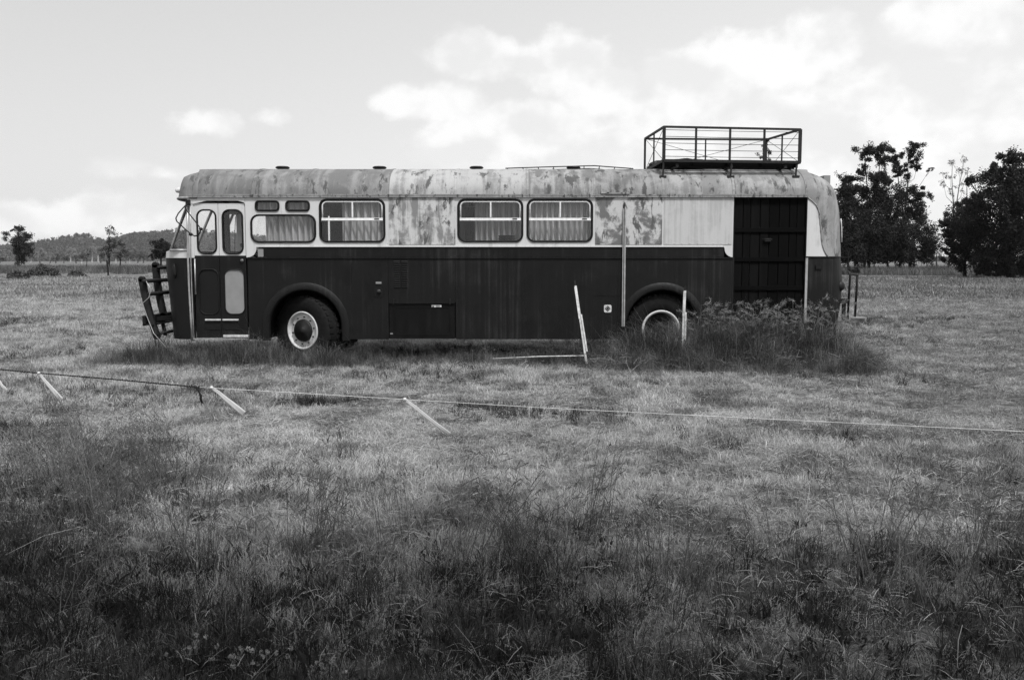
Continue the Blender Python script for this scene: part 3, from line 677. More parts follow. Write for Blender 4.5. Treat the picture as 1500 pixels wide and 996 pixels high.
# ---- bull bar: four uprights (outer short, inner tall), cross tubes, bumper beam
bbm = MB(); 
def upright(u0, v0, u1, v1, Y, wd):
    return MB().bar(at(u0, v0, Y), at(u1, v1, Y), wd, .10)
pA0, pA1 = at(208, 409, Y0 + .12), at(230, 493, Y0 + .12); pB0, pB1 = at(228, 388, Y0 + .62), at(240, 462, Y0 + .62)
def mirY(p): return Vector((p.x, 2 * YC - p.y, p.z))
def curved(p0, p1, bow):
    pts = []
    for k in range(9):
        t = k / 8; p = p0.lerp(p1, t); p.x -= bow * math.sin(t * math.pi); pts.append(p)
    return pts
beamL, beamR = at(211, 470, Y0 + .05), at(211, 470, Y0 + .05); beamR = Vector((beamL.x, 2 * YC - beamL.y, beamL.z))
bp_ = part(MB().bar(beamL, beamR, .15, .05, (1, 0, 0)).bar(beamL + Vector((.06, 0, -.06)), beamR + Vector((.06, 0, -.06)), .02, .16, (1, 0, 0)), 'bull_bar', 'black_iron')
for q0, q1, wd in ((pA0, pA1, .085), (mirY(pA0), mirY(pA1), .085), (pB0, pB1, .09), (mirY(pB0), mirY(pB1), .09)):
    mb = MB(); pts = curved(q0, q1, .02)
    mb.grid([[p + Vector((sx * wd / 2, sy * .045, 0)) for sx, sy in ((-1, -1), (1, -1), (1, 1), (-1, 1), (-1, -1))] for p in pts])
    top = pts[0]; mb.lathe(top, [(wd / 2, -.045), (wd / 2, .045)], None, 14); mb.lathe(top, [(.001, -.045), (wd / 2, -.045)], None, 14)
    mb.lathe(pts[-1], [(wd / 2, -.045), (wd / 2, .045)], None, 14); mb.lathe(pts[-1], [(.001, -.045), (wd / 2, -.045)], None, 14)
    part(mb, 'upright', 'black_iron', bp_)
for (u, v, yo, r) in ((232, 392, .55, .028), (210, 412, .0, .030), (216, 431, .1, .030), (229, 490, .1, .024)):
    p = at(u, v, Y0 + yo); part(MB().tube([p, mirY(p)], r, 8), 'cross_tube', 'black_iron', bp_)
for yy in (Y0 + .5, Y1 - .5):
    part(MB().bar(Vector((beamL.x + .03, yy, beamL.z)), Vector((X(262, 470), yy, beamL.z + .05)), .06, .10), 'mount_arm', 'black_iron', bp_)
    q = at(238, 470, yy - .0); part(MB().bar(Vector((beamL.x + .09, yy, beamL.z)), Vector((beamL.x + .14, yy, beamL.z - .26)), .05, .03), 'brace', 'black_iron', bp_)
part(MB().tube([at(214, 412, Y0 + .02), at(221, 424, Y0 + .03), at(218, 436, Y0 + .02), at(209, 444, Y0 + .02), at(215, 463, Y0 - .0), at(225, 488, Y0 - .03), at(244, 510, Y0 - .1)], .006, 5), 'loose_wire', 'aluminium', bp_)

# ---- rear end
NRr = 3.0
bnd = [(289, 1182.5), (293, 1189), (297, 1194), (302, 1198), (312, 1200.5), (330, 1202.5), (350, 1204), (362, 1206), (370, 1209), (377, 1213)]
fa = find_a(XR, 1, NRr, lambda v: np.interp(v, [p[0] for p in bnd], [p[1] for p in bnd]))
ZQ = Z(376.5); zq = lerpl(ZQ, ZG, 16)
part(MB().grid(end_rows(PR, XR, 1, NRr, zq, None, fa, 8)), 'rear_quarter', 'white_paint')
part(MB().grid(end_rows(PR, XR, 1, NRr, zq, fa, cst(-8), 12)), 'rear_corner', 'roof_paint9')
part(MB().grid(end_rows(PR, XR, 1, NRr, zq, cst(-8), cst(90), 12)), 'rear_wall', 'white_paint')
bd = end_rows(PR, XR, 1, NRr, zq, fa, cst(-8), 12, .004)
part(MB().tube([r_[0] for r_ in bd], .011, 6), 'rain_strip', 'gutter_metal')
part(MB().grid(end_rows(PR, XR, 1, NRr, lerpl(ZS, ZQ, 12))), 'rear_lower', 'dark_paint')
part(MB().tube(end_rows(PR, XR, 1, NRr, [ZQ], None, None, 40, .004)[0], .009, 6), 'rear_moulding', 'dark_paint')
c_ = end_rows(PR, XR, 1, NRr, [Z(391.5)], cst(-80), cst(-79), 1)[0][0]
part(MB().box((X(1199.5, 391), c_[1] - .008, Z(391.5)), (.10, .03, .055), Matrix.Rotation(R(6), 3, 'Z')), 'side_lamp', 'rubber')
nb = end_rows(PR, XR, 1, NRr, lerpl(Z(354), Z(319), 4), cst(-40), cst(-18), 3, .02)
pb = part(MB().grid(nb), 'route_board', 'pale_metal', solid=.012)
nb2 = end_rows(PR, XR, 1, NRr, lerpl(Z(349), Z(337), 5), cst(-37), cst(-22), 4, .029)
mb = MB()
for i in (0, 2, 4):
    if i + 1 < len(nb2): mb.grid([nb2[i], nb2[i + 1]])
part(mb, 'board_lettering', 'print_dark', pb)
part(MB().box((X(1221, 270) + .28, YC + .1, Z(262)), (.10, .5, .30)), 'rear_vent_box', 'panel_grey')
tl = at(1234, 419, Y0 + .28); part(MB().lathe(tl - Vector((.03, 0, 0)), [(.001, 0), (.06, 0)], None, 8).tube([tl - Vector((.12, 0, 0)), tl - Vector((.02, 0, 0)), tl + Vector((.02, 0, 0)), tl + Vector((.035, 0, 0))], [.09, .085, .05, .01], 12), 'tail_lamp', 'hub_dark')
p0 = at(1236, 441, Y0 + .3); p1 = Vector((p0.x, 2 * YC - p0.y, p0.z))
rb = part(MB().bar(p0, p1, .07, .14, (1, 0, 0)), 'rear_bumper', 'black_iron')
for yy in (p0.y + .3, p1.y - .3): part(MB().box((p0.x - .15, yy, p0.z - .02), (.30, .06, .06)), 'bumper_arm', 'black_iron', rb)
q = at(1236, 452, Y0 + .34); part(MB().bar(q + Vector((0, 0, .1)), q - Vector((0, 0, .18)), .05, .04), 'bumper_drop', 'black_iron', rb)
# tubular hoop on the tow bar behind the bus
hy = Y0 + 1.0
h0, h1, h2, h3 = at(1241.5, 468, hy), at(1245.5, 402, hy), at(1256, 403, hy + .12), at(1252, 470, hy + .12)
hp_ = part(MB().tube([h0, h1 - Vector((0, 0, .02)), h1, h2, h2 - Vector((0, 0, .02)), h3], .019, 8), 'tow_hoop', 'black_iron', rb)
tz = h0.z; part(MB().box(((p0.x + h3.x) / 2, hy + .06, tz), (h3.x - p0.x + .3, .08, .05)).box((h3.x + .02, hy + .06, tz + .025), (.22, .2, .02)), 'tow_bar', 'panel_grey', rb)

# ---- plank door in the side: each plank its own piece, three battens
pd = part(MB().plate([(xw0 + .004, Z(470)), (xw1 - .004, Z(470)), (xw1 - .004, ZG - .004), (xw0 + .004, ZG - .004)], [], Y0 + .055, .02), 'plank_door', 'rubber')
edges = [1076.5, 1089, 1100, 1114, 1127.5, 1142, 1157, 1168, 1180]
for a, b in zip(edges[:-1], edges[1:]):
    part(MB().box((X((a + b) / 2, 330), Y0 + .042 + rnd.uniform(-.004, .004), (ZG + Z(470)) / 2), (X(b, 330) - X(a, 330) - .009, .022, ZG - Z(470) - .02)), 'plank', 'dark_wood', pd, bevel=.003)
for v in (337, 380, 422):
    part(MB().box(((xw0 + xw1) / 2, Y0 + .018, Z(v)), (xw1 - xw0 - .03, .02, .065)), 'batten', 'dark_wood', pd, bevel=.003)
part(MB().box((X(1124.5, 352), Y0 + .012, Z(351.5)), (.09, .04, .05)).tube([(X(1118, 352), Y0 + .0, Z(351)), (X(1131, 352), Y0 + .0, Z(351))], .012, 6), 'latch', 'black_iron', pd)
for xx in (xw0, xw1): part(MB().box((xx, Y0 + .03, (ZG + Z(470)) / 2), (.012, .07, ZG - Z(470))), 'door_jamb', 'black_iron', pd)

# ---- wheels
def wheel(c, ang, front):
    rot = Matrix.Rotation(ang, 3, 'Z'); c = Vector(c); hw = .135
    tp = [(.285, -.10), (.30, -.118), (.36, -.132), (.43, -.135), (.485, -.125), (.515, -.105), (.523, -.08), (.523, .08), (.515, .105), (.485, .125), (.36, .13), (.285, .10)]
    ty = part(MB().lathe(c, tp, rot, 48), 'wheel', 'tyre')
    mb = MB()
    for k in range(36):                                # shoulder blocks of the tread
        a = 2 * math.pi * k / 36
        for s_ in (-1, 1):
            p = rot @ Vector((.519 * math.cos(a), s_ * .075, .519 * math.sin(a))) + c
            mb.box(p, (.024, .07, .05), rot @ Matrix.Rotation(-a, 3, 'Y'))
    part(mb, 'tread', 'tyre', ty, kind='stuff')
    sg = -1 if c.y < YC else 1
    if front:
        rim = [(.292, -.105), (.288, -.125), (.272, -.128), (.262, -.112), (.255, -.085), (.243, -.075), (.225, -.088), (.165, -.092), (.16, -.09)]
        hub = [(.172, -.088), (.168, -.115), (.155, -.128), (.06, -.132), (.058, -.142), (.001, -.144)]
    else:
        rim = [(.292, -.105), (.288, -.125), (.268, -.126), (.252, -.105), (.245, -.04)]
        hub = [(.246, -.04), (.24, .03), (.15, .05), (.12, -.02), (.10, -.05), (.001, -.055)]
    flip = lambda pr: [(r, o * -sg) for r, o in pr]
    rm = part(MB().lathe(c, flip(rim), rot, 40), 'rim', 'rim_white', ty)
    hb = part(MB().lathe(c, flip(hub), rot, 32), 'hub', 'hub_dark', ty)
    mb = MB()
    for k in range(10):
        a = 2 * math.pi * k / 10 + .2; rr = .205 if front else .17; oo = (-.100 if front else .02) * -sg
        mb.lathe(c + rot @ Vector((rr * math.cos(a), oo, rr * math.sin(a))), [(.001, .012 * sg), (.010, .012 * sg), (.012, -.01 * sg)], rot, 6)
    part(mb, 'wheel_nuts', 'hub_dark', ty, kind='stuff')
zc = Z(485); fx, rx = X(446, 484), X(969.5, 481)
wheel((fx, Y0 + .20, zc), R(-27), True); wheel((fx, Y1 - .20, zc), R(-27), True)
wheel((rx, Y0 + .19, zc + .02), 0, False); wheel((rx, Y1 - .19, zc + .02), 0, False)

# ---- far side, floor, chassis and cabin
def frect(u0, v0, u1, v1, r, ins=0): return rrect(X(u0, 325) + ins, Z(v1) + ins, X(u1, 325) - ins, Z(v0) - ins, r - ins)
FW = [(292, 303, 352, 366, .1), (367.7, 303, 462, 355, .1), (468.7, 292, 563.5, 354.5, .1), (671, 292, 765.6, 354, .1), (772.5, 292, 867.7, 354, .1), (972, 292, 1066, 354, .1)]
part(MB().plate([(XN, ZM), (X(1182), ZM), (X(1182), ZG), (XN, ZG)], [frect(*f_) for f_ in FW], Y1 - .03, .03), 'far_upper_wall', 'white_paint')
for f_ in FW:
    lp = frect(*f_, ins=.004); wd = part(MB().tube([(x, Y1 + .004, z) for x, z in lp], .013, 5, True), 'window', 'rubber')
    part(MB().plate(frect(*f_, ins=.012), [], Y1 - .014, .004), 'pane', 'glass', wd)
o = [(XN, ZS), (XN, ZM), (X(1182), ZM), (X(1182), ZS)]
for k in (2, 1): o += arch_cut(arch[k][0], arch[k][1], AR)
part(MB().plate(o, [], Y1 - .025, .025), 'far_side_panel', 'dark_paint')
part(MB().box(((X(372) + X(1182)) / 2, YC, Z(446)), (X(1182) - X(372), 2 * W - 1.35, .06)), 'floor', 'interior')
part(MB().box(((X(262) + X(371)) / 2, YC + .35, Z(452)), (X(371) - X(262), 2 * W - .9, .06)), 'cab_floor', 'interior')
part(MB().plate([(Y0 + .05 - Y0 + X(1074), Z(446)), (X(1074) + .01, ZG), (X(1074) + .03, ZG), (X(1074) + .06, Z(446))], [], Y0 + .06, 2 * W - .12), 'bulkhead', 'interior')
part(MB().plate([(X(640), Z(446)), (X(640), ZG + .2), (X(643), ZG + .2), (X(643), Z(446))], [], Y0 + .06, 2 * W - .12), 'bulkhead', 'interior')
for yy in (YC - .42, YC + .42): part(MB().box(((X(260) + X(1215)) / 2, yy, Z(462)), (X(1215) - X(260), .07, .20)), 'chassis_rail', 'chassis')
for xx, zz in ((fx, zc), (rx, zc + .02)): part(MB().tube([(xx, Y0 + .3, zz), (xx, Y1 - .3, zz)], .07, 10).lathe((xx, YC, zz), [(.001, -.2), (.15, -.14), (.18, 0), (.15, .14), (.001, .2)], None, 14), 'axle', 'chassis')
part(MB().box((X(560), YC + .85, Z(468)), (.9, .45, .4)), 'fuel_tank', 'chassis')
# cabin fittings seen through the glass
db = part(MB().box((X(276), YC + .1, Z(376)), (.22, 1.9, .16)).box((X(284), YC + .62, Z(372)), (.12, .5, .12)), 'dashboard', 'seat_cloth')
a_ = Matrix.Rotation(R(35), 3, 'Y'); cst_ = Vector((X(316), YC + .62, Z(367)))
ring = [cst_ + a_ @ Vector((.22 * math.cos(t), .22 * math.sin(t), 0)) for t in np.linspace(0, 2 * math.pi, 24, endpoint=False)]
sw = part(MB().tube(ring, .014, 6, True).tube([ring[0], ring[12]], .01, 5).tube([ring[6], ring[18]], .01, 5).tube([cst_, cst_ + a_ @ Vector((0, 0, -.6))], .025, 6), 'steering_wheel', 'rubber')
part(MB().box((X(350), YC + .62, Z(392)), (.46, .48, .14)).box((X(370), YC + .62, Z(362)), (.12, .46, .62), Matrix.Rotation(R(8), 3, 'Y')), 'driver_seat', 'seat_cloth', bevel=.03)
part(MB().tube([(X(324), Y0 + .28, Z(470)), (X(324), Y0 + .28, ZG)], .05, 8), 'grab_post', 'rubber')
part(MB().box((X(380), Y0 + .75, (ZG + Z(446)) / 2), (.05, .5, ZG - Z(446))), 'screen_partition', 'interior')
part(MB().box((X(462), YC + .8, (ZG + Z(446)) / 2), (.28, .5, ZG - Z(446))), 'wardrobe', 'interior')
part(MB().tube([at(344, 374, Y0 + .3), at(344, 340, Y0 + .3), at(345, 318, Y0 + .3), at(348, 313, Y0 + .3), at(354, 312, Y0 + .3)], .006, 5), 'cable', 'rubber')
part(MB().add([], []).lathe((0, 0, 0), [(.001, 0), (.06, 0), (.13, .11)], None, 20), 'bowl', 'rubber')
bowl = bpy.data.objects['bowl']; bowl.parent = None
bowl.data.transform(Matrix.Rotation(R(90), 4, 'X') @ Matrix.Translation(rootloc(bus)))
bowl.location = (X(742, 350), Y0 + .14, Z(355.5)); tag(bowl, 'small dark bowl standing inside the bus on the window ledge', 'bowl')
part(MB().box(((X(671) + X(868)) / 2, Y0 + .12, Z(356.6)), (X(868) - X(671), .18, .02)), 'window_ledge', 'interior')
# curtains hang inside the windows
def curtain(u0, u1, v0, v1, yy, folds, mat, label):
    rows = []; n = folds * 6; x0, x1 = X(u0, 325), X(u1, 325); ph = rnd.random() * 6
    yy += .02 if yy < YC else -.02
    for t in (0, .15, .4, .7, 1):
        r_ = []
        for k in range(n + 1):
            s_ = k / n; am = .030 + .014 * t
            r_.append((x0 + (x1 - x0) * s_ + .004 * math.sin(9 * s_ + 3 * t), yy + am * math.sin(s_ * folds * 2 * math.pi + ph + .5 * math.sin(5 * s_ + t)), Z(v0) + (Z(v1) - Z(v0)) * t))
        rows.append(r_)
    c = empty('curtain', ((x0 + x1) / 2, yy, Z(v1)), label, 'curtain', 'curtains inside the bus windows')
    MB().grid(rows).build('cloth', mat, c); MB().tube([(x0 - .03, yy, Z(v0) + .01), (x1 + .03, yy, Z(v0) + .01)], .006, 6).build('curtain_rail', 'aluminium', c)
curtain(386, 464, 313, 358, Y0 + .075, 9, 'curtain', 'pale curtain in the long low window beside the entrance door')
curtain(375, 409, 292.5, 311, Y0 + .075, 4, 'curtain', 'pale curtain in the small top window nearest the entrance door')
curtain(418, 455, 292.5, 311, Y0 + .075, 4, 'curtain', 'pale curtain in the second small top window from the entrance door')
curtain(499, 566, 291, 357, Y0 + .075, 7, 'curtain', 'pale curtain drawn over the right of the window above the front wheel')
curtain(694, 768, 291, 357, Y0 + .24, 9, 'curtain', 'pale curtain behind the window with the dark bowl')
curtain(770, 869, 291, 357, Y0 + .10, 12, 'curtain', 'pale curtain filling the rearmost sliding window')
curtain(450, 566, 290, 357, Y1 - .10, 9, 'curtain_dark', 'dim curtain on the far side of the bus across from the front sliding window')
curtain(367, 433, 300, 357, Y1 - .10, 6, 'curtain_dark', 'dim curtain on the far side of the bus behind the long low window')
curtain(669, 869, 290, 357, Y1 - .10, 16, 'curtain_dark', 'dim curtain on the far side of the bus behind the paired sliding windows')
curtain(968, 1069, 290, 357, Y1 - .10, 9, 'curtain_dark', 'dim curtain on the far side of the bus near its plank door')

# ================================================================== ROOF RACK
ry0 = Y0 + .16
c00, c10 = at(973, 186, ry0), at(1172.5, 190, ry0)
ry1 = ry0 + 1.72
c01, c11 = at(945, 203.5, ry1), at(1122.5, 205, ry1)
zf = at(973, 235.5, ry0).z; zf2 = at(1172, 238, ry0).z
rack = empty('roof_rack', ((c00.x + c10.x) / 2, YC, ZT), 'rusty open luggage rack of thin bars on the bus roof', 'roof rack')
def rp(mb, name, mat='rack_iron', parent=None, **kw): return mb.build(name, mat, parent or rack, **kw)
def low_(p, z=None): return Vector((p.x, p.y, zf + (zf2 - zf) * (p.x - c00.x) / (c10.x - c00.x) if z is None else z))
for a, b in ((c00, c10), (c01, c11), (c00, c01), (c10, c11)):
    rp(MB().bar(a, b, .03, .03, (0, 0, 1)), 'top_rail'); rp(MB().bar(low_(a), low_(b), .045, .04, (0, 0, 1)), 'bottom_rail')
def side(a, b, ts, wires, diag, thick):
    for t in ts:
        p = a.lerp(b, t); th = thick if 0 < t < 1 else thick * 1.5
        rp(MB().bar(low_(p), p, th, th * .8), 'post')
    for k in range(wires):
        f_ = (k + .45) / (wires + .1)
        A, B = a.lerp(low_(a), f_), b.lerp(low_(b), f_)
        rp(MB().tube([A, A.lerp(B, .5) - Vector((0, 0, .004)), B], .0045, 5), 'wire')
    for d0, d1 in diag:
        rp(MB().tube([a.lerp(b, d0), low_(a.lerp(b, d1))], .004, 5), 'wire'); rp(MB().tube([low_(a.lerp(b, d0)), a.lerp(b, d1)], .004, 5), 'wire')
side(c00, c10, (0, .235, .485, .737, 1), 5, (), .03)
side(c01, c11, (0, .5, 1), 0, ((0, 1),), .022)
side(c00, c01, (.5,), 0, ((0, 1),), .022); side(c10, c11, (.5,), 0, ((0, 1),), .022)
nsl = 11
for k in range(nsl):
    t = (k + .5) / nsl; a, b = low_(c00.lerp(c01, t)), low_(c10.lerp(c11, t))
    rp(MB().bar(a - Vector((0, 0, .03)), b - Vector((0, 0, .03)), .09, .018, (0, 1, 0)), 'floor_slat', 'dark_wood')
for t in (.1, .5, .9):
    a, b = low_(c00.lerp(c10, t)), low_(c01.lerp(c11, t)); rp(MB().bar(a - Vector((0, 0, .065)), b - Vector((0, 0, .065)), .04, .05, (0, 0, 1)), 'bearer')
for t, dn in ((.0, .2), (.98, .24), (.5, .16)):
    for a, b in ((c00, c10), (c01, c11)):
        p = low_(a.lerp(b, t)); off = abs(p.y - YC); zr = ZG + (ZT - ZG) * max(1 - (min(off, W * .995) / W) ** NR, 0) ** (1 / NR)
        lg = rp(MB().bar(p, Vector((p.x - .01, p.y, zr)), .022, .022), 'leg'); rp(MB().box((p.x - .01, p.y, zr + .004), (.10, .06, .03)), 'foot_plate', 'rack_iron', lg)
# what lies on and under the rack
def bundle(name, c, dims, seed, label, cat, mat='tarp'):
    r_ = random.Random(seed); rows = []; nu, nv = 16, 9; k1, k2 = r_.uniform(2, 4), r_.uniform(2, 5)
    for j in range(nv):
        ph = -math.pi / 2 + math.pi * j / (nv - 1); row = []
        for i in range(nu + 1):
            th = 2 * math.pi * (i % nu) / nu; rr = 1 + .16 * math.sin(k1 * th + 3 * ph) + .12 * math.sin(k2 * th - 5 * ph + 1) + .10 * math.sin(9 * th + seed + ph * 4)
            row.append((c[0] + dims[0] * math.cos(ph) * math.cos(th) * rr, c[1] + dims[1] * math.cos(ph) * math.sin(th) * rr, c[2] + dims[2] * max(math.sin(ph), -.45) * (1 + .25 * math.sin(4 * th + seed))))
        rows.append(row)
    e = empty(name, (c[0], c[1], c[2] - dims[2] * .5), label, cat)
    MB().grid(rows).build('cloth', mat, e); MB().tube([(c[0] - dims[0] * .1, c[1] + dims[1] * 1.05 * math.cos(t), c[2] + dims[2] * 1.02 * max(math.sin(t), -.45)) for t in np.linspace(0, 2 * math.pi, 16, endpoint=False)], .008, 5, True).build('lashing', 'rope_dark', e)
zl = low_(c00).z
bundle('tarp_bundle', (c00.x + .42, Y0 + .75, zl + .045), (.34, .26, .04), 2, 'flattened dark tarpaulin bundle lying on the rack floor', 'bundle')
bundle('cloth_bundle', (c01.x + .18, ry1 - .3, zl + .05), (.18, .24, .09), 5, 'dark crumpled cloth bundle in the far front corner of the rack', 'bundle')
bundle('sack', (at(988, 245, YC - .3).x, YC - .3, ZT + .03), (.24, .2, .05), 8, 'pale crumpled sack on the roof beneath the front of the rack', 'sack', 'panel_grey')
bundle('folded_canvas', (at(1108, 247, YC - .4).x, YC - .4, ZT + .012), (.26, .22, .035), 12, 'grey folded canvas on the roof beneath the rear of the rack', 'canvas', 'panel_grey')

# ================================================================== POSTS, STRING, TAPES
def gzz(x, y): return float(gz(x, y))
def picket(name, top, base, label, w_=.032, split=.0):
    b0 = Vector(base); e = empty(name, (b0.x, b0.y, gzz(b0.x, b0.y)), label, 'post')
    t = Vector(top); d = (t - b0); k = b0.lerp(t, .93)
    MB().bar(b0 - d * .08, k, w_, .022).build('shaft', 'post_white', e, bevel=.003)
    MB().bar(b0.lerp(t, .08) + Vector((.03, -.014, 0)), b0.lerp(t, .56) + Vector((.022, -.014, 0)), w_ * .7, .02).build('splint', 'post_white', e, bevel=.002)
    MB().bar(b0.lerp(t, .5) + Vector((-.016, -.012, 0)), b0.lerp(t, .91) + Vector((-.016, -.012, 0)), w_ * .45, .016).build('splint', 'post_white', e, bevel=.002)
    MB().bar(k, t, w_ * .6, .016).build('tip', 'hub_dark', e)
picket('picket', at(842, 411, Y0 - .42), at(858, 524, Y0 - .62), 'leaning white post in the grass before the middle of the bus')
picket('picket', at(1003.5, 420, Y0 - .35), at(1000, 505, Y0 - .40), 'short white post standing in front of the rear wheel', .036)
p0, p1 = at(722, 525.5, Y0 - .3), at(858, 521, Y0 - .45)
MB().tube([(p0.x, p0.y, p0.z), ((p0.x + p1.x) / 2, (p0.y + p1.y) / 2, (p0.z + p1.z) / 2 + .01), (p1.x, p1.y, p1.z)], .009, 6).build('fallen_rod', 'post_white', label='thin pale rod lying on the grass from the leaning white post', cat='rod')
# string fence: low line across the field, nearer on the right
def line_pt(u, v):
    Y = np.interp(u, [-80, 290, 1500, 1600], [7.7, 6.6, 5.0, 4.9]); return at(u, v, Y)
lv = lambda u: np.interp(u, [-80, 0, 57, 160, 290, 310, 450, 593, 800, 1100, 1500, 1600], [533.5, 541, 546.5, 555, 567, 568.2, 576.5, 585, 597.5, 612.5, 632, 636.5])
us = np.linspace(-80, 296, 60)
mb = MB()
for s_ in (0, math.pi): mb.tube([line_pt(u, lv(u)) + Vector((0, .004 * math.cos(u * .9 + s_), .004 * math.sin(u * .9 + s_))) for u in np.linspace(-80, 292, 190)], .0034, 4)
rd = empty('dark_rope', line_pt(290, lv(290)), 'dark braided rope at the left end of the string fence', 'rope')
mb.build('braid', 'rope_dark', rd)
MB().tube([line_pt(284, lv(284)), line_pt(289, 568), line_pt(292, 575), line_pt(294.5, 580.5), line_pt(294, 584), line_pt(296.5, 591)], [.008, .011, .006, .011, .010, .006], 6).build('knot_tail', 'rope_dark', rd)
MB().tube([line_pt(u, lv(u)) for u in np.linspace(288, 1600, 40)], .0021, 5).build('white_string', 'rope_white', label='thin white string stretched across the foreground field', cat='string')
def post_out(u, label):
    p = line_pt(u, lv(u)); e = empty('stake', (p.x, p.y, gzz(p.x, p.y)), label, 'post', 'stakes holding the string')
    MB().bar((p.x, p.y, -.2), (p.x, p.y, p.z + .12), .04, .04).build('shaft', 'grey_wood', e, bevel=.004); MB().tube([(p.x + .03 * math.cos(t), p.y + .03 * math.sin(t), p.z + .004 * t) for t in np.linspace(0, 12, 30)], .004, 4).build('string_wrap', 'rope_white', e)
post_out(-80, 'wooden stake holding the dark rope just beyond the left edge'); post_out(1600, 'wooden stake holding the white string just beyond the right edge')
def tape(pts, label, w0, w1):
    n = len(pts); A = [line_pt(u, v) for u, v in pts]; dy = [0, .02, .05, .08, .10]
    A = [a + Vector((0, -dy[i], 0)) for i, a in enumerate(A)]
    rows = []
    for i, a in enumerate(A):
        t = i / (n - 1); d = (A[min(i + 1, n - 1)] - A[max(i - 1, 0)]).normalized(); sd_ = d.cross(Vector((0, 1, 0))).normalized(); w_ = w0 + (w1 - w0) * t
        rows.append([a + sd_ * w_ * k + Vector((0, .003 * math.cos(k * 3 + 2 * t), 0)) for k in (-.5, -.25, 0, .25, .5)])
    e = empty('flag_tape', A[-1], label, 'tape', 'white tapes tied to the string')
    MB().grid(rows).build('strip', 'tape_white', e, solid=.001)
    MB().lathe(A[0], [(.001, -.012), (.012, -.008), (.014, 0), (.012, .008), (.001, .012)], None, 8).build('knot', 'tape_white', e)
tape([(-6, 541), (-2, 551), (3, 556.5), (11, 563.5), (19.5, 569.5)], 'white flag tape cut off by the left edge of the picture', .028, .032)
tape([(57, 546.5), (64, 553), (74, 561), (86, 571), (99, 583.5)], 'white flag tape hanging from the dark braided rope', .018, .05)
tape([(310, 568), (321, 574), (334, 583), (348, 592), (363, 603)], 'white flag tape tied where rope meets string, beside the dark knot', .02, .052)
tape([(593, 585), (607, 594.5), (624, 607), (642, 619.5), (660, 632)], 'white flag tape hanging alone below the middle of the bus', .02, .03)
p = gnd(159, 404); e = empty('fence_post', (p.x, p.y, 0), 'thin dark fence post far off in the paddock on the left', 'post')
MB().bar((p.x, p.y, -.3), (p.x - .1, p.y, 1.5), .14, .14).build('shaft', 'bark_dark', e); MB().bar((p.x - .1, p.y, 1.5), (p.x - .12, p.y, 1.62), .09, .09).build('tip', 'bark_dark', e)

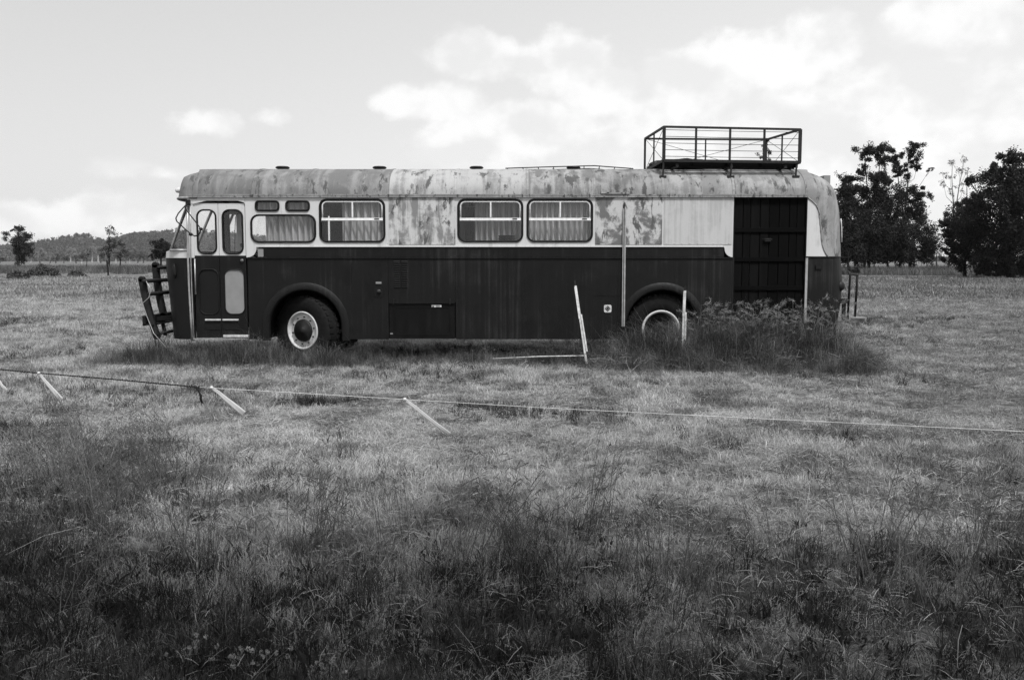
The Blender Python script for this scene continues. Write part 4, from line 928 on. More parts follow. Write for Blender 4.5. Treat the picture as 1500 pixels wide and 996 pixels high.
# ================================================================== TREES
def gtree(name, D, base_u, clumps, label, cat='tree', group=None, leaf='leaf_gum', bark='bark_dark', n=60, size=.28, tr=.22, trunks=1, lean=0.0, dens=1.0, depth=1.0, base_v=None):
    """tree at distance D; clumps = (u, v, ru, rv) leaf masses in photo rows/columns at that distance, given real depth"""
    bx_ = (base_u - CX) / F * D; root = empty(name, (bx_, D, 0), label, cat, group)
    rr = random.Random(int(base_u * 7 + D)); px = D / F; LC = []; tb = MB(); centres = []
    ymax = max(c[2] for c in clumps) * px
    for (u, v, ru, rv) in clumps:
        c = at(u, v, D); c.y += rr.uniform(-.6, .6) * ymax * depth; centres.append((c, ru * px, rv * px))
        m = max(int(n * 13 * dens * ru * rv / 60), 24)
        k = max(6, int(ru * rv / 16))
        for _ in range(k):                             # sub-clumps give light and dark lumps and gaps
            o = Vector((rr.gauss(0, .5), rr.gauss(0, .5), rr.gauss(0, .5))); cc = Vector((c.x + o.x * ru * px, c.y + o.y * (ru * .5 + rv * .5) * px * depth, c.z + o.z * rv * px))
            q = max(m // k, 6); rs = min(ru, rv) * px * rr.uniform(.28, .62)
            d = np.clip(nrg.normal(size=(q, 3)), -1.9, 1.9) * nrg.uniform(.45, 1.5, 3) * np.array([1, 1, .75]); sh = nrg.normal(0, .35, 2); d[:, 2] += sh[0] * d[:, 0] + sh[1] * d[:, 1]
            LC.append(np.array(cc) + d * rs * .62)
    C = np.concatenate(LC); C = C[C[:, 2] > .3]
    v_, f_ = quads(C, size * .42); cr = link('crown', npmesh('crown', v_, [f_], leaf), root)
    cr.data.transform(Matrix.Translation(-root.location))
    # trunk(s) and limbs
    tops = sorted(centres, key=lambda q: -q[0].z); zmax = tops[0][0].z; zmin = min(q[0].z for q in tops)
    mains = []
    for t in range(trunks):
        tp = tops[t % len(tops)][0] if trunks > 1 else min(tops[:max(3, len(tops) // 2)], key=lambda q: abs(q[0].x - bx_) - .3 * q[0].z)[0]; b0 = Vector((bx_ + (t - (trunks - 1) / 2) * 1.1, D + rr.uniform(-.5, .5) * (trunks > 1), -.2)); pts = []
        for k in range(9):
            s_ = k / 8; p_ = b0.lerp(Vector((tp.x, tp.y, tp.z)), s_); bow = math.sin(s_ * math.pi)
            pts.append(p_ + Vector((bow * rr.uniform(-.25, .25) * zmax * .06 + (bx_ - tp.x) * .0, rr.uniform(-.1, .1), 0)))
        tb.tube(pts, [tr * (1.25 if k == 0 else 1) * (1 - .82 * (k / 8)) for k in range(9)], 7); mains.append(pts)
    for c, ru, rv in centres:
        pts = min(mains, key=lambda P_: (P_[6] - c).length); zz = max(c.z - max(1.2 * abs(c.x - pts[4].x), .15 * zmax), .25 * c.z)
        j = min(range(1, 9), key=lambda k: abs(pts[k].z - zz)); a = pts[j]
        mid = a.lerp(c, .55) + Vector((rr.uniform(-.1, .1) * zmax * .2, 0, -.04 * zmax)); r0 = tr * .42 * (1 - .6 * j / 8)
        tb.tube([a, mid, c], [r0, r0 * .6, r0 * .25], 5)
        for _ in range(3):
            e_ = c + Vector((rr.uniform(-.8, .8) * ru, rr.uniform(-.6, .6) * ru, rr.uniform(-.2, .8) * rv)); tb.tube([mid.lerp(c, .6), e_], [r0 * .35, r0 * .1], 4)
    tb.build('trunk', bark, root)
    return root
gtree('gum_tree', 104, 1268, [(1262, 226, 15, 12), (1286, 221, 18, 9), (1297, 233, 11, 10), (1249, 262, 14, 11), (1262, 278, 20, 14), (1246, 303, 18, 18), (1268, 318, 22, 20), (1292, 285, 20, 16), (1300, 306, 22, 20), (1255, 345, 24, 22), (1285, 350, 26, 22), (1258, 250, 8, 8), (1278, 262, 14, 12), (1242, 285, 12, 12), (1310, 335, 20, 18), (1262, 368, 28, 14), (1296, 375, 26, 10), (1246, 362, 18, 20), (1272, 335, 26, 16)], 'tall gum tree with a forked open top nearest the rear of the bus', tr=.17, trunks=2, leaf='leaf_dark', n=66, group='gum trees right of the bus', base_v=402)
gtree('gum_tree', 108, 1325, [(1329, 222, 20, 10), (1316, 231, 12, 9), (1336, 238, 10, 7), (1312, 250, 11, 8), (1340, 247, 6, 5), (1305, 262, 12, 10), (1331, 259, 7, 5), (1343, 279, 13, 7), (1346, 297, 14, 12), (1333, 313, 14, 12), (1348, 322, 12, 12), (1322, 338, 20, 20), (1345, 350, 17, 20), (1318, 365, 24, 16), (1350, 372, 14, 10), (1356, 250, 3.5, 3), (1328, 290, 16, 14), (1330, 372, 26, 12)], 'tall gum tree with a round tufted top, standing right of the forked one', tr=.16, trunks=2, leaf='leaf_dark', n=66, group='gum trees right of the bus')
gtree('gum_tree', 96, 1243, [(1240, 300, 10, 18), (1238, 330, 12, 22), (1246, 352, 14, 20), (1236, 368, 12, 14)], 'slim dark tree half hidden behind the rear end of the bus', tr=.16, leaf='leaf_dark', n=46, group='gum trees right of the bus')
gtree('gum_tree', 112, 1300, [(1298, 340, 16, 20), (1304, 362, 20, 16), (1288, 372, 14, 10), (1310, 375, 14, 9)], 'low dense tree between the two tall gum trees', tr=.18, leaf='leaf_dark', n=48, group='gum trees right of the bus')
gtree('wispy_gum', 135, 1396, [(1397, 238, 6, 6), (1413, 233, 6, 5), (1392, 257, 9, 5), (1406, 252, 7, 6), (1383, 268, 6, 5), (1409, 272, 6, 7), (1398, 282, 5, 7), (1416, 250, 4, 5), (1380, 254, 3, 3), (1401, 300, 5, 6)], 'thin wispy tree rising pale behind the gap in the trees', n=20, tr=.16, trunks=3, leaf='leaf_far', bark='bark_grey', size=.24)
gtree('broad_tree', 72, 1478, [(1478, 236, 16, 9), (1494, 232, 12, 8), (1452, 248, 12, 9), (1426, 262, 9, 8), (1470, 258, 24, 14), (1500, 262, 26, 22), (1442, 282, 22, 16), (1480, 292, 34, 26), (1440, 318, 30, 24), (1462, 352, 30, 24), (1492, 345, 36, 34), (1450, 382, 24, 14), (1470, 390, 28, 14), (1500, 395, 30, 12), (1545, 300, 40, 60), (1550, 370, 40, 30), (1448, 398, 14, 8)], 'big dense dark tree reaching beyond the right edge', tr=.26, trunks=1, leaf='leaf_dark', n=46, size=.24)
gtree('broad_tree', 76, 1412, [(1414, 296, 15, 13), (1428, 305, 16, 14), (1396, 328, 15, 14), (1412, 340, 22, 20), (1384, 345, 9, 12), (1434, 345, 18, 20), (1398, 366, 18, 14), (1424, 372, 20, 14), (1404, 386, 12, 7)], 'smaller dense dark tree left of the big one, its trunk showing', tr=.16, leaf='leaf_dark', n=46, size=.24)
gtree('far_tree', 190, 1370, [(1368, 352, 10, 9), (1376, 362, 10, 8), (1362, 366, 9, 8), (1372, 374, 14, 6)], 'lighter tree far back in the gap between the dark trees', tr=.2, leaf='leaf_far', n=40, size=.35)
gtree('gum_tree', 118, 1122, [(1121, 212, 5, 6), (1124, 220, 6, 6), (1118, 228, 7, 6), (1125, 235, 8, 6), (1119, 246, 9, 9), (1124, 270, 10, 14), (1120, 300, 12, 16)], 'tree crown showing through the roof rack behind the bus', tr=.18, leaf='leaf_gum', n=34, size=.25, group='gum trees right of the bus')
gtree('round_shrub', 92, 1252, [(1251, 396, 8, 7), (1254, 401, 7, 5)], 'small round shrub behind the tow hoop', 'shrub', leaf='leaf_dark', n=60, size=.16, tr=.06)
for k, (u, D) in enumerate(((1250, 116), (1280, 122), (1312, 126), (1338, 120), (1356, 130))):
    gtree('sapling', D, u, [(u, 372, 11, 10), (u + 5, 382, 10, 6), (u - 6, 360, 8, 9)], ['thin dark sapling at the foot of the forked gum tree', 'second thin sapling from the bus under the tall gums', 'sapling standing below the middle of the gum trees', 'sapling below the round-topped gum tree', 'last sapling at the right end of the gum trees'][k], tr=.11, leaf='leaf_dark', n=60, group='saplings under the gum trees')
sx_, sy_ = 1.9, -2.5                                   # unseen tree, added to throw shade over the foreground
root = empty('added_shade_tree', (sx_ + 1.2, sy_ - 1.5, 0), 'added unseen tree behind the camera, its crown shaped to shade the foreground', 'tree')
C = []
for _ in range(320):
    a_, r_ = rnd.uniform(0, 6.28), math.sqrt(rnd.random()); c = np.array([sx_ + 7.0 * r_ * math.cos(a_), sy_ + 4.3 * r_ * math.sin(a_), 6.4 + rnd.uniform(-1.1, 1.6) * (1.1 - r_ * .6)])
    d = nrg.normal(size=(170, 3)); d /= np.linalg.norm(d, axis=1)[:, None]; C.append(c + d * (.75 * nrg.uniform(0, 1, 170) ** .6)[:, None])
v_, f_ = quads(np.concatenate(C), .10); o = link('crown', npmesh('crown', v_, [f_], 'leaf_gum'), root); o.data.transform(Matrix.Translation(-root.location))
mb = MB().tube([(sx_ + 1.2, sy_ - 1.5, -.2), (sx_ + 1.1, sy_ - 1.4, 2.5), (sx_ + .7, sy_ - .9, 4.6), (sx_, sy_, 7)], [.24, .19, .14, .05], 9)
for k in range(9):
    a_ = k * .7; mb.tube([(sx_ + .9, sy_ - 1.1, 3.6 + .1 * k), (sx_ + 2 * math.cos(a_), sy_ + 1.4 * math.sin(a_), 5.6), (sx_ + 4.2 * math.cos(a_), sy_ + 2.8 * math.sin(a_), 6.6)], [.08, .05, .015], 6)
mb.build('trunk', 'bark_grey', root)
# left side of the field
gtree('paddock_tree', 170, 29, [(30, 338, 10, 6), (20, 347, 8, 8), (38, 345, 9, 8), (30, 350, 11, 8), (22, 358, 9, 9), (38, 358, 10, 9), (24, 370, 10, 9), (37, 369, 10, 9), (30, 366, 12, 9), (28, 381, 8, 7), (34, 384, 6, 5)], 'bushy dark tree alone in the paddock at the far left', tr=.3, leaf='leaf_gum', n=70, size=.34)
gtree('slender_tree', 165, 161, [(164, 334, 6, 4), (159, 341, 6, 5), (168, 342, 5, 4), (161, 353, 7, 7), (167, 360, 8, 8), (157, 364, 7, 7), (163, 373, 8, 6)], 'slender feathery tree standing left of the bus nose', tr=.2, leaf='leaf_gum', n=34, size=.30)
gtree('slender_tree', 168, 178, [(176, 360, 7, 8), (181, 368, 7, 7), (175, 376, 6, 6)], 'short thin tree close beside the slender feathery one', tr=.14, leaf='leaf_gum', n=30, size=.30)
gtree('dark_bush', 140, 238, [(238, 358, 14, 8), (228, 366, 11, 9), (246, 368, 14, 9), (236, 374, 16, 8), (222, 376, 8, 6)], 'broad dark bush behind the windscreen of the bus', 'bush', tr=.2, leaf='leaf_dark', n=80, size=.30)
gtree('thin_sapling', 140, 128, [(128, 374, 4, 4), (130, 367, 3, 4)], 'single bare-stemmed sapling left of the slender tree', tr=.08, leaf='leaf_gum', n=20, size=.26)
rr = random.Random(5)
far_specs = [(2, 372, 9), (-14, 370, 8), (48, 372, 7), (61, 367, 7), (76, 374, 6), (84, 375, 5), (96, 376, 5), (106, 367, 6), (114, 373, 7), (122, 374, 5), (137, 364, 7), (146, 364, 6), (150, 372, 6), (172, 371, 6), (186, 371, 6), (192, 374, 6), (204, 371, 7), (212, 374, 6), (-40, 371, 8), (-70, 369, 9), (282, 372, 7), (300, 370, 8), (322, 373, 7), (345, 371, 7), (372, 374, 6), (-110, 370, 9), (410, 372, 7), (450, 371, 7)]
names = ['behind the paddock tree', 'left of the slender tree', 'right of the slender tree', 'seen past or through the bus cab']
far_specs.sort(); ORD = 'first second third fourth fifth sixth seventh eighth ninth tenth eleventh twelfth thirteenth fourteenth fifteenth sixteenth seventeenth eighteenth nineteenth twentieth'.split(); nth = 0
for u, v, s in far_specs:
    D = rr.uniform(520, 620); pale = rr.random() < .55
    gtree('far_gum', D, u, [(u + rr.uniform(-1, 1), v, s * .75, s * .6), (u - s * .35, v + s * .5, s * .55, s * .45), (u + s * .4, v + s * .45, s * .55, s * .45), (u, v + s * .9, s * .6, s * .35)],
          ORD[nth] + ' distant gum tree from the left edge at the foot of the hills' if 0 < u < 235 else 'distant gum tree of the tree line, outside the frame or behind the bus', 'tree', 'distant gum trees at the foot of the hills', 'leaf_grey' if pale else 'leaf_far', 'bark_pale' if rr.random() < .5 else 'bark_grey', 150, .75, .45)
    nth += 0 < u < 235
# low scrubby mounds in the left paddock
def mound(u, v, ru, h, label):
    p = gnd(u, v); r = ru / F * p.y; e = empty('scrub_mound', (p.x, p.y, 0), label, 'shrub', 'low scrub in the left paddock')
    n_ = 4000; d = nrg.normal(size=(n_, 3)); d /= np.linalg.norm(d, axis=1)[:, None]; d[:, 2] = np.abs(d[:, 2])
    lump = 1 + .25 * np.sin(d[:, 0] * 7 + u) * np.cos(d[:, 1] * 6)
    C = np.array([p.x, p.y, 0]) + d * np.stack([r * lump, r * .7 * lump, h * lump], 1) * nrg.uniform(.4, 1, n_)[:, None] ** .5
    vv, ff = quads(C, .11); o = link('foliage', npmesh('foliage', vv, [ff], 'leaf_far'), e); o.data.transform(Matrix.Translation(-e.location))
    mb = MB()
    for k in range(14):
        a = rr.uniform(0, 6.28); mb.tube([(p.x + .3 * r * math.cos(a), p.y + .3 * r * math.sin(a), -.05), (p.x + .7 * r * math.cos(a), p.y + .5 * r * math.sin(a), h * .8)], [.03, .008], 4)
    mb.build('stems', 'bark_dark', e)
mound(66, 407, 22, 1.1, 'larger dark scrub mound in the left paddock'); mound(28, 411, 16, .7, 'smaller scrub mound at the left edge of the paddock'); mound(112, 407, 12, .6, 'low tuft of scrub right of the larger mound')

# ================================================================== GRASS (uncountable)
def blades(name, n, h, base_r, lean, wd, bend, mat, bias=(0, 0), rise=None):
    """one tuft: n tapering bent blades"""
    B = nrg.uniform(-1, 1, (n, 2)) * base_r; az_ = nrg.uniform(0, 2 * np.pi, n); le = np.abs(nrg.normal(0, lean, n)); hh = nrg.uniform(h[0], h[1], n)
    dx, dy = np.cos(az_) * np.sin(le) + bias[0], np.sin(az_) * np.sin(le) + bias[1]; dz = np.cos(le)
    k = np.sqrt(dx ** 2 + dy ** 2 + dz ** 2); d = np.stack([dx / k, dy / k, dz / k], 1)
    b0 = np.concatenate([B, np.full((n, 1), -.01)], 1); m = b0 + d * (hh * .55)[:, None]
    be = nrg.uniform(.3, 1.2, n) * bend; d2 = d + np.stack([np.cos(az_) * be, np.sin(az_) * be, -be * .6], 1); d2 /= np.linalg.norm(d2, axis=1)[:, None]
    t = m + d2 * (hh * .5)[:, None]
    pa = nrg.uniform(0, 2 * np.pi, n); w_ = np.stack([np.cos(pa), np.sin(pa), np.zeros(n)], 1) * (wd * nrg.uniform(.6, 1.3, n))[:, None] / 2
    v = np.stack([b0 - w_, b0 + w_, m - w_ * .8, m + w_ * .8, t], 1).reshape(-1, 3); i = np.arange(n) * 5
    return npmesh(name, v, [np.stack([i, i + 1, i + 3, i + 2], 1), np.stack([i + 2, i + 3, i + 4], 1)], mat)
def litter(name, n, L, r, wd, mat, z=(.01, .07)):
    """straw lying about: nearly flat strips"""
    C = np.concatenate([nrg.uniform(-r, r, (n, 2)), nrg.uniform(z[0], z[1], (n, 1))], 1); a = nrg.uniform(0, 2 * np.pi, n); el_ = nrg.normal(0, .16, n); l = nrg.uniform(L[0], L[1], n) / 2
    d = np.stack([np.cos(a) * np.cos(el_), np.sin(a) * np.cos(el_), np.sin(el_)], 1) * l[:, None]; p = np.stack([-np.sin(a), np.cos(a), nrg.normal(0, .5, n)], 1) * wd / 2
    sag = np.array([0, 0, 1]) * (l * .12)[:, None]
    v = np.stack([C - d - p, C - d + p, C + sag - p, C + sag + p, C + d - p * .5, C + d + p * .5], 1).reshape(-1, 3); i = np.arange(n) * 6
    return npmesh(name, v, [np.concatenate([np.stack([i, i + 1, i + 3, i + 2], 1), np.stack([i + 2, i + 3, i + 5, i + 4], 1)])], mat)
def fbm(x, y, s, seed):
    r_ = np.random.default_rng(seed); out = 0
    for o in range(4):
        for _ in range(3):
            a = r_.uniform(0, 6.28); k = s * 2 ** o * r_.uniform(.7, 1.3); out = out + np.sin((x * math.cos(a) + y * math.sin(a)) * k + r_.uniform(0, 6.28)) / 2 ** o
    return out / 3
def field(y0, y1, dens, side=3.0):
    A = .62 * (y1 ** 2 - y0 ** 2) + 2 * side * (y1 - y0); n = int(A * dens)
    y = np.sqrt(nrg.uniform(y0 ** 2, y1 ** 2, int(n * 1.6))); x = nrg.uniform(-1, 1, len(y)) * (.62 * y1 + side); k = np.abs(x) < .62 * y + side
    return x[k][:n], y[k][:n]
def free(x, y):                                        # keep blades out of the tyres
    ok = np.ones(len(x), bool)
    for wx in (fx, rx):
        for wy in (Y0 + .2, Y1 - .2): ok &= ~((np.abs(x - wx) < .36) & (np.abs(y - wy) < .2))
    return ok
def put(name, protos, x, y, s, label, cat, tilt=.12, zs=None, idx=None):
    k = free(x, y); x, y, s = x[k], y[k], np.broadcast_to(s, x.shape if np.ndim(s) == 0 else k.shape)[k] if np.ndim(s) else np.full(k.sum(), s)
    n = len(x); z = gz(x, y); zs_ = 1.0 if zs is None else zs[k]
    ix = nrg.integers(0, len(protos), n) if idx is None else idx[k]
    scatter(name, protos, np.stack([x, y, z], 1), np.stack([nrg.normal(0, tilt, n), nrg.normal(0, tilt, n), nrg.uniform(0, 6.28, n)], 1), np.stack([s, s, s * zs_], 1), ix, label, cat)

def vrow(y): return CY - F * np.tan(np.arctan2(-H, y) + TH)
def weedmask(x, y):
    v = vrow(y); u = CX + F * x / (y * CT + H * ST)
    edge = np.interp(u, [-300, 0, 150, 250, 330, 450, 650, 800, 950, 1100, 1300, 1500, 1800], [655, 668, 692, 750, 825, 835, 835, 870, 905, 930, 900, 850, 810])
    return (v - edge) / 150 - .25 + .55 * fbm(x, y, 1.9, 5)
# cropped, matted paddock grass: shorter and drier where the mower went
pr = [blades('short_tuft', 38, (.03, .09), .06, .62, .0038, .8, 'grass_short') for _ in range(5)] + [litter('short_litter', 14, (.03, .10), .08, .003, 'straw', (.012, .05)) for _ in range(3)]
X1, Y1_ = field(1.6, 9, 330, 2.0); X2, Y2_ = field(9, 18, 150, 3.0); X3, Y3_ = field(18, 34, 42, 4)
xx = np.concatenate([X1, X2, X3]); yy = np.concatenate([Y1_, Y2_, Y3_])
k = ~((weedmask(xx, yy) > .4) & (nrg.random(len(xx)) < .35)); xx, yy = xx[k], yy[k]
clump = fbm(xx, yy, 1.6, 3); sc = np.interp(yy, [2, 6, 9, 18, 34], [.95, .92, .95, 1.25, 2.1]) * np.clip(1 + .28 * clump + nrg.normal(0, .15, len(xx)), .45, 1.9)
isl = nrg.random(len(xx)) < np.clip(.24 - .18 * clump, .02, .6); ix = np.where(isl, nrg.integers(5, 8, len(xx)), nrg.integers(0, 5, len(xx)))
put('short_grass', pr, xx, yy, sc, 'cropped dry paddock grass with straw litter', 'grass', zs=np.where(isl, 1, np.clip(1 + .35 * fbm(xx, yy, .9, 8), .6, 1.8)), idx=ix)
pr = [blades('far_tuft', 26, (.05, .14), .16, .6, .014, .7, 'grass_far') for _ in range(5)]
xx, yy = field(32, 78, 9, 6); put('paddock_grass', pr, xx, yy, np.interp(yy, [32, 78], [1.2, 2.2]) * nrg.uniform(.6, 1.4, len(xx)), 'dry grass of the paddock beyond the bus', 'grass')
# darker green tussocks dotted over the cropped field
pr = [blades('tussock', 46, (.05, .15), .07, .5, .005, .7, 'grass_weed') for _ in range(4)]
xx, yy = field(4, 26, 16, 3); f_ = fbm(xx, yy, 1.3, 21); k = f_ > .3; extra = np.array([(gnd(u, v).x, gnd(u, v).y) for u, v in [(rr.gauss(735, 50), rr.gauss(606, 5)) for _ in range(34)] + [(rr.gauss(460, 22), rr.gauss(592, 3)) for _ in range(20)] + [(rr.gauss(850, 40), rr.gauss(612, 4)) for _ in range(24)]])
xx, yy = np.concatenate([xx[k], extra[:, 0]]), np.concatenate([yy[k], extra[:, 1]])
put('green_tussocks', pr, xx, yy, nrg.uniform(.6, 1.35, len(xx)), 'darker green tussocks dotted over the paddock', 'grass')
# tall dark weeds of the foreground
pr = [blades('weed', 36, (.05, .19), .07, .48, .0032, .75, 'grass_weed', (.08, 0)) for _ in range(5)] + [blades('leafy_weed', 20, (.04, .12), .05, .9, .014, .6, 'broadleaf') for _ in range(3)]
xx, yy = field(1.5, 8.2, 300, 1.5); k = weedmask(xx, yy) + nrg.normal(0, .5, len(xx)) > 0; xx, yy = xx[k], yy[k]
isl = nrg.random(len(xx)) < .25
put('foreground_weeds', pr, xx, yy, nrg.uniform(.6, 1.25, len(xx)), 'tall dark weeds and grass of the foreground', 'grass', idx=np.where(isl, nrg.integers(5, 8, len(xx)), nrg.integers(0, 5, len(xx))))
# feathery flowering stems
def wisps(name, n, h, bias, mat='wisp', head=.32):
    V_, Q_ = [], []
    r_ = nrg
    for i in range(n):
        b0 = np.array([r_.uniform(-.10, .10), r_.uniform(-.10, .10), 0]); hh = r_.uniform(*h); d = np.array([bias + r_.normal(0, .16), r_.normal(0, .14), 1.0]); d /= np.linalg.norm(d)
        pts = [b0, b0 + d * hh * .5, b0 + d * hh * .8 + np.array([bias * .05, 0, 0]), b0 + d * hh + np.array([bias * .14 * hh, 0, -.02 * hh])]
        w_ = np.array([.0016, .0014, .0011, .0006]); s_ = np.array([1, .15, 0])
        k = len(V_); [V_.extend([p - s_ * a, p + s_ * a]) for p, a in zip(pts, w_)]; Q_ += [(k + 2 * j, k + 2 * j + 1, k + 2 * j + 3, k + 2 * j + 2) for j in range(3)]
        for j in range(9):                             # little side branches of the flower head
            t = 1 - head * r_.random(); p = b0 + d * hh * t; q = p + np.array([r_.normal(.01, .02), r_.normal(0, .02), r_.uniform(.01, .05)]); k = len(V_)
            V_.extend([p, q + np.array([.0012, 0, 0]), q + np.array([.0, 0, .004]), p + np.array([0, .0005, .001])]); Q_.append((k, k + 1, k + 2, k + 3))
    return npmesh(name, np.array(V_), [np.array(Q_)], mat)
pr = [wisps('wisp', 11, (.25, .58), .24) for _ in range(5)]
xx, yy = field(2.6, 8.0, 52, 1.5); v = vrow(yy); u = CX + F * xx / yy
g = np.exp(-((u - 110) / 130) ** 2 - ((v - 745) / 50) ** 2) +   .26 * np.exp(-((u - 560) / 230) ** 2 - ((v - 810) / 45) ** 2) + .5 * np.exp(-((u - 830) / 130) ** 2 - ((v - 840) / 50) ** 2) + .4 * np.exp(-((u - 1400) / 200) ** 2 - ((v - 900) / 60) ** 2) + .10 * (v > 800)
k = nrg.random(len(xx)) < np.clip(g * (1 + .6 * fbm(xx, yy, 2, 9)), 0, 1); put('wispy_stems', pr, xx[k], yy[k], nrg.uniform(.7, 1.2, k.sum()), 'feathery flowering grass stems leaning in the foreground', 'grass', .05)
# long dry stalks lying across the foreground
pr = [litter('stalk', 2, (.2, .5), .05, .0018, 'straw', (.05, .16)) for _ in range(6)]
xx, yy = field(2.2, 6.5, 4, 1.0); put('dry_stalks', pr, xx, yy, nrg.uniform(.6, 1.2, len(xx)), 'long dry stalks fallen across the foreground grass', 'grass', .22)
# clover heads
def heads(name):
    V_, Q_ = [], []; 
    for i in range(3):
        c = np.array([nrg.uniform(-.06, .06), nrg.uniform(-.06, .06), nrg.uniform(.06, .12)]); d = nrg.normal(size=(26, 3)); d /= np.linalg.norm(d, axis=1)[:, None]
        v_, f_ = quads(c + d * .008, .006); k = len(V_); V_.extend(v_); Q_.extend((f_ + k).tolist())
        k = len(V_); V_.extend([c, c + [.001, 0, 0], [c[0] + .002, c[1], 0], [c[0], c[1], 0]]); Q_.append((k, k + 1, k + 2, k + 3))
    return npmesh(name, np.array(V_), [np.array(Q_)], 'clover')
pr = [heads('clover_head') for _ in range(4)]
ps = [gnd(rr.gauss(a, c), rr.gauss(b, d)) for a, b, c, d, n_ in ((160, 782, 45, 10, 16), (340, 770, 25, 8, 10), (340, 975, 45, 10, 12), (480, 990, 20, 4, 4), (150, 700, 60, 8, 4)) for _ in range(n_)]
put('clover_flowers', pr, np.array([p.x for p in ps]), np.array([p.y for p in ps]), nrg.uniform(.6, .95, len(ps)), 'little pale clover heads scattered in the foreground weeds', 'flowers')
# unmown grass along the bus, rank and tall by the rear wheel and corner
def hgt(u): return np.interp(u, [120, 160, 230, 300, 380, 420, 500, 560, 700, 840, 880, 940, 1010, 1060, 1130, 1230, 1270, 1300], [.10, .28, .40, .38, .34, .27, .30, .22, .20, .27, .42, .52, .60, .74, .76, .58, .24, .04])
pr = [blades('rank_tuft', 26, (.35, 1.1), .12, .38, .0052, 1.3, 'grass_bus', (.04, 0)) for _ in range(8)]
n_ = 6500; u = nrg.uniform(140, 1300, n_); u = np.where(nrg.random(n_) < .38, nrg.uniform(850, 1290, n_), u)
yy = Y0 - np.abs(nrg.normal(.12, .26, n_)) + np.where(nrg.random(n_) < .25, nrg.uniform(.1, .9, n_), 0); yy = np.where((u > 850) & (nrg.random(n_) < .6), Y0 - 1.5 * nrg.random(n_) ** 1.8, yy); yy = np.where(u > 1235, Y0 + nrg.uniform(-.6, .5, n_), yy); u = np.where(u > 1275, nrg.uniform(900, 1240, n_), u)
xx = (u - CX) / F * Y0; s = 1.4 * hgt(u) * nrg.choice([.5, .75, 1.0, 1.3], n_) * nrg.uniform(.75, 1.2, n_) * np.clip(1.05 - .62 * (Y0 - yy), .16, 1.05) * (1 + .25 * fbm(xx, yy, 2.4, 13))
put('rank_grass', pr, xx, yy, np.clip(s, .06, 1.1), 'rank unmown grass along the foot of the bus', 'grass', .10)
pr = [litter('rank_litter', 8, (.10, .28), .12, .004, 'grass_bus', (.04, .2)) for _ in range(3)]
n_ = 620; u = nrg.uniform(850, 1280, n_); put('flattened_grass', pr, (u - CX) / F * Y0, Y0 - nrg.uniform(.1, 1.1, n_), nrg.uniform(.7, 1.3, n_), 'pale flattened grass before the rear wheel', 'grass', .3)
# seed heads nodding above it
def seedstem(name, n, h):
    V_, Q_ = [], []
    for i in range(n):
        b0 = np.array([nrg.uniform(-.12, .12), nrg.uniform(-.12, .12), 0]); hh = nrg.uniform(*h); a = nrg.uniform(0, 6.28); o = np.array([math.cos(a), math.sin(a), 0]) * nrg.uniform(.05, .3) * hh
        P_ = [b0 + o * t ** 2 + np.array([0, 0, hh * (t - .12 * t ** 3)]) for t in (0, .4, .7, 1)]
        for p, q, w0, w1 in zip(P_[:-1], P_[1:], (.002, .0018, .0015), (.0018, .0015, .0012)):
            k = len(V_); V_.extend([p - [w0, 0, 0], p + [w0, 0, 0], q + [w1, 0, 0], q - [w1, 0, 0]]); Q_.append((k, k + 1, k + 2, k + 3))
        c = P_[-1]; d = (o / (np.linalg.norm(o) + 1e-6)) * .075 + np.array([0, 0, .02])
        for j in range(26):
            t = nrg.random(); q = c + d * t; e_ = q + d * .45 + nrg.normal(0, .019, 3); k = len(V_); V_.extend([q, q + [.003, 0, .002], e_, e_ + [-.002, 0, .002]]); Q_.append((k, k + 1, k + 2, k + 3))
    return npmesh(name, np.array(V_), [np.array(Q_)], 'seed')
pr = [seedstem('seed_stem', 4, (.45, 1.0)) for _ in range(5)]
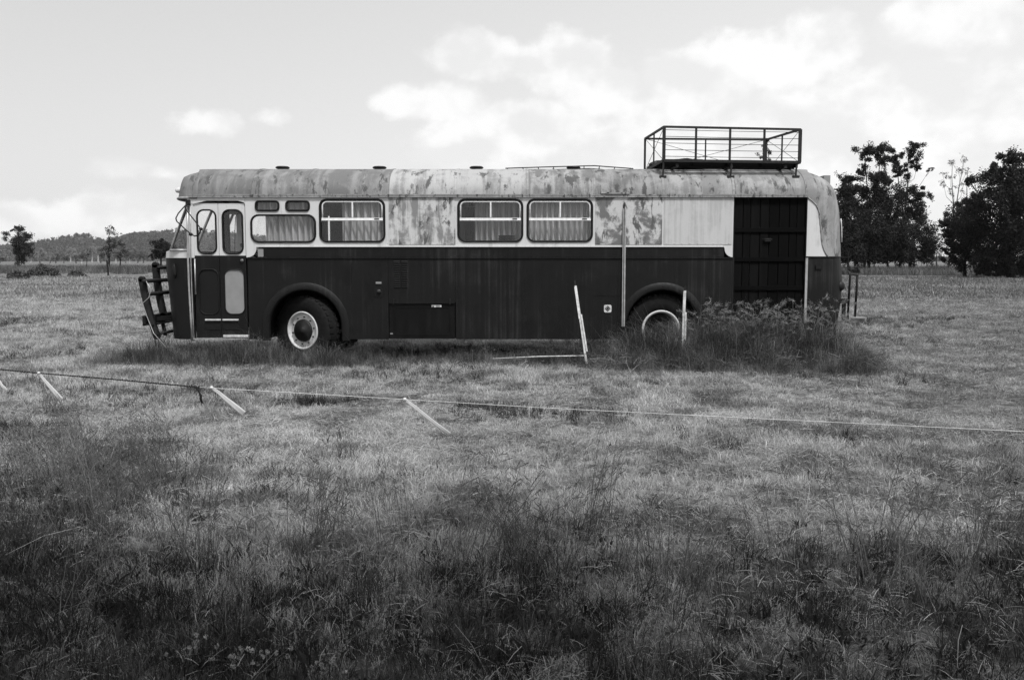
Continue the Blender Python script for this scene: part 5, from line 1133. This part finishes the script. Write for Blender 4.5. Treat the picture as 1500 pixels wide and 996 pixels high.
n_ = 82; u = np.concatenate([nrg.normal(1125, 62, 68), nrg.uniform(520, 860, 7), nrg.uniform(1000, 1060, 7)]); put('seed_stems', pr, (u - CX) / F * Y0, Y0 - nrg.uniform(.05, .5, n_), np.where((u > 860), 1.1, .42) * nrg.uniform(.7, 1.1, n_), 'nodding pale seed heads above the rank grass by the plank door', 'grass', .08)
# bent pale stalks criss-crossing through the rank grass
pr = [blades('bent_stalk', 5, (.35, .9), .15, .75, .0042, 1.6, 'seed', (.08, 0)) for _ in range(8)]
n_ = 460; u = np.concatenate([nrg.uniform(855, 1275, 330), nrg.uniform(240, 860, 130)]); put('bent_stalks', pr, (u - CX) / F * Y0, Y0 - np.abs(nrg.normal(.1, .35, n_)), np.where(u > 855, .75, .34) * nrg.uniform(.5, 1.15, n_), 'pale bent stalks criss-crossing the rank grass beside the bus', 'grass', .2)
# rough grass in front of the trees and across the far paddock
pr = [blades('rough_tuft', 30, (.35, .9), .5, .35, .03, .6, 'grass_rough') for _ in range(5)]
n_ = 5200; x_ = nrg.uniform(22, 75, n_); y_ = nrg.uniform(84, 128, n_); k = (fbm(x_, y_, .12, 4) + (y_ - 92) / 14 > -.1); A_ = (x_[k], y_[k])
n_ = 6000; x_ = nrg.uniform(-120, 5, n_); y_ = nrg.uniform(74, 190, n_); k = (fbm(x_, y_, .06, 6) + (y_ - 95) / 20 > 0); B_ = (x_[k], y_[k])
xx, yy = np.concatenate([A_[0], B_[0]]), np.concatenate([A_[1], B_[1]]); put('rough_grass', pr, xx, yy, nrg.uniform(.7, 1.4, len(xx)), 'rough taller grass before the trees', 'grass')

# ================================================================== HAZE
hz = bpy.data.materials.new('haze_air'); hz.use_nodes = True; t = NT(hz.node_tree); t.n.clear()
pv = t.new('ShaderNodeVolumePrincipled'); pv.inputs['Color'].default_value = (.9, .9, .9, 1); pv.inputs['Density'].default_value = .00007
t.l.new(pv.outputs[0], t.new('ShaderNodeOutputMaterial').inputs['Volume']); M['haze_air'] = hz
MB().box((0, 2040, 44), (7400, 4400, 94)).build('haze', 'haze_air', label='thin pale haze over the whole paddock', cat='haze', kind='stuff')
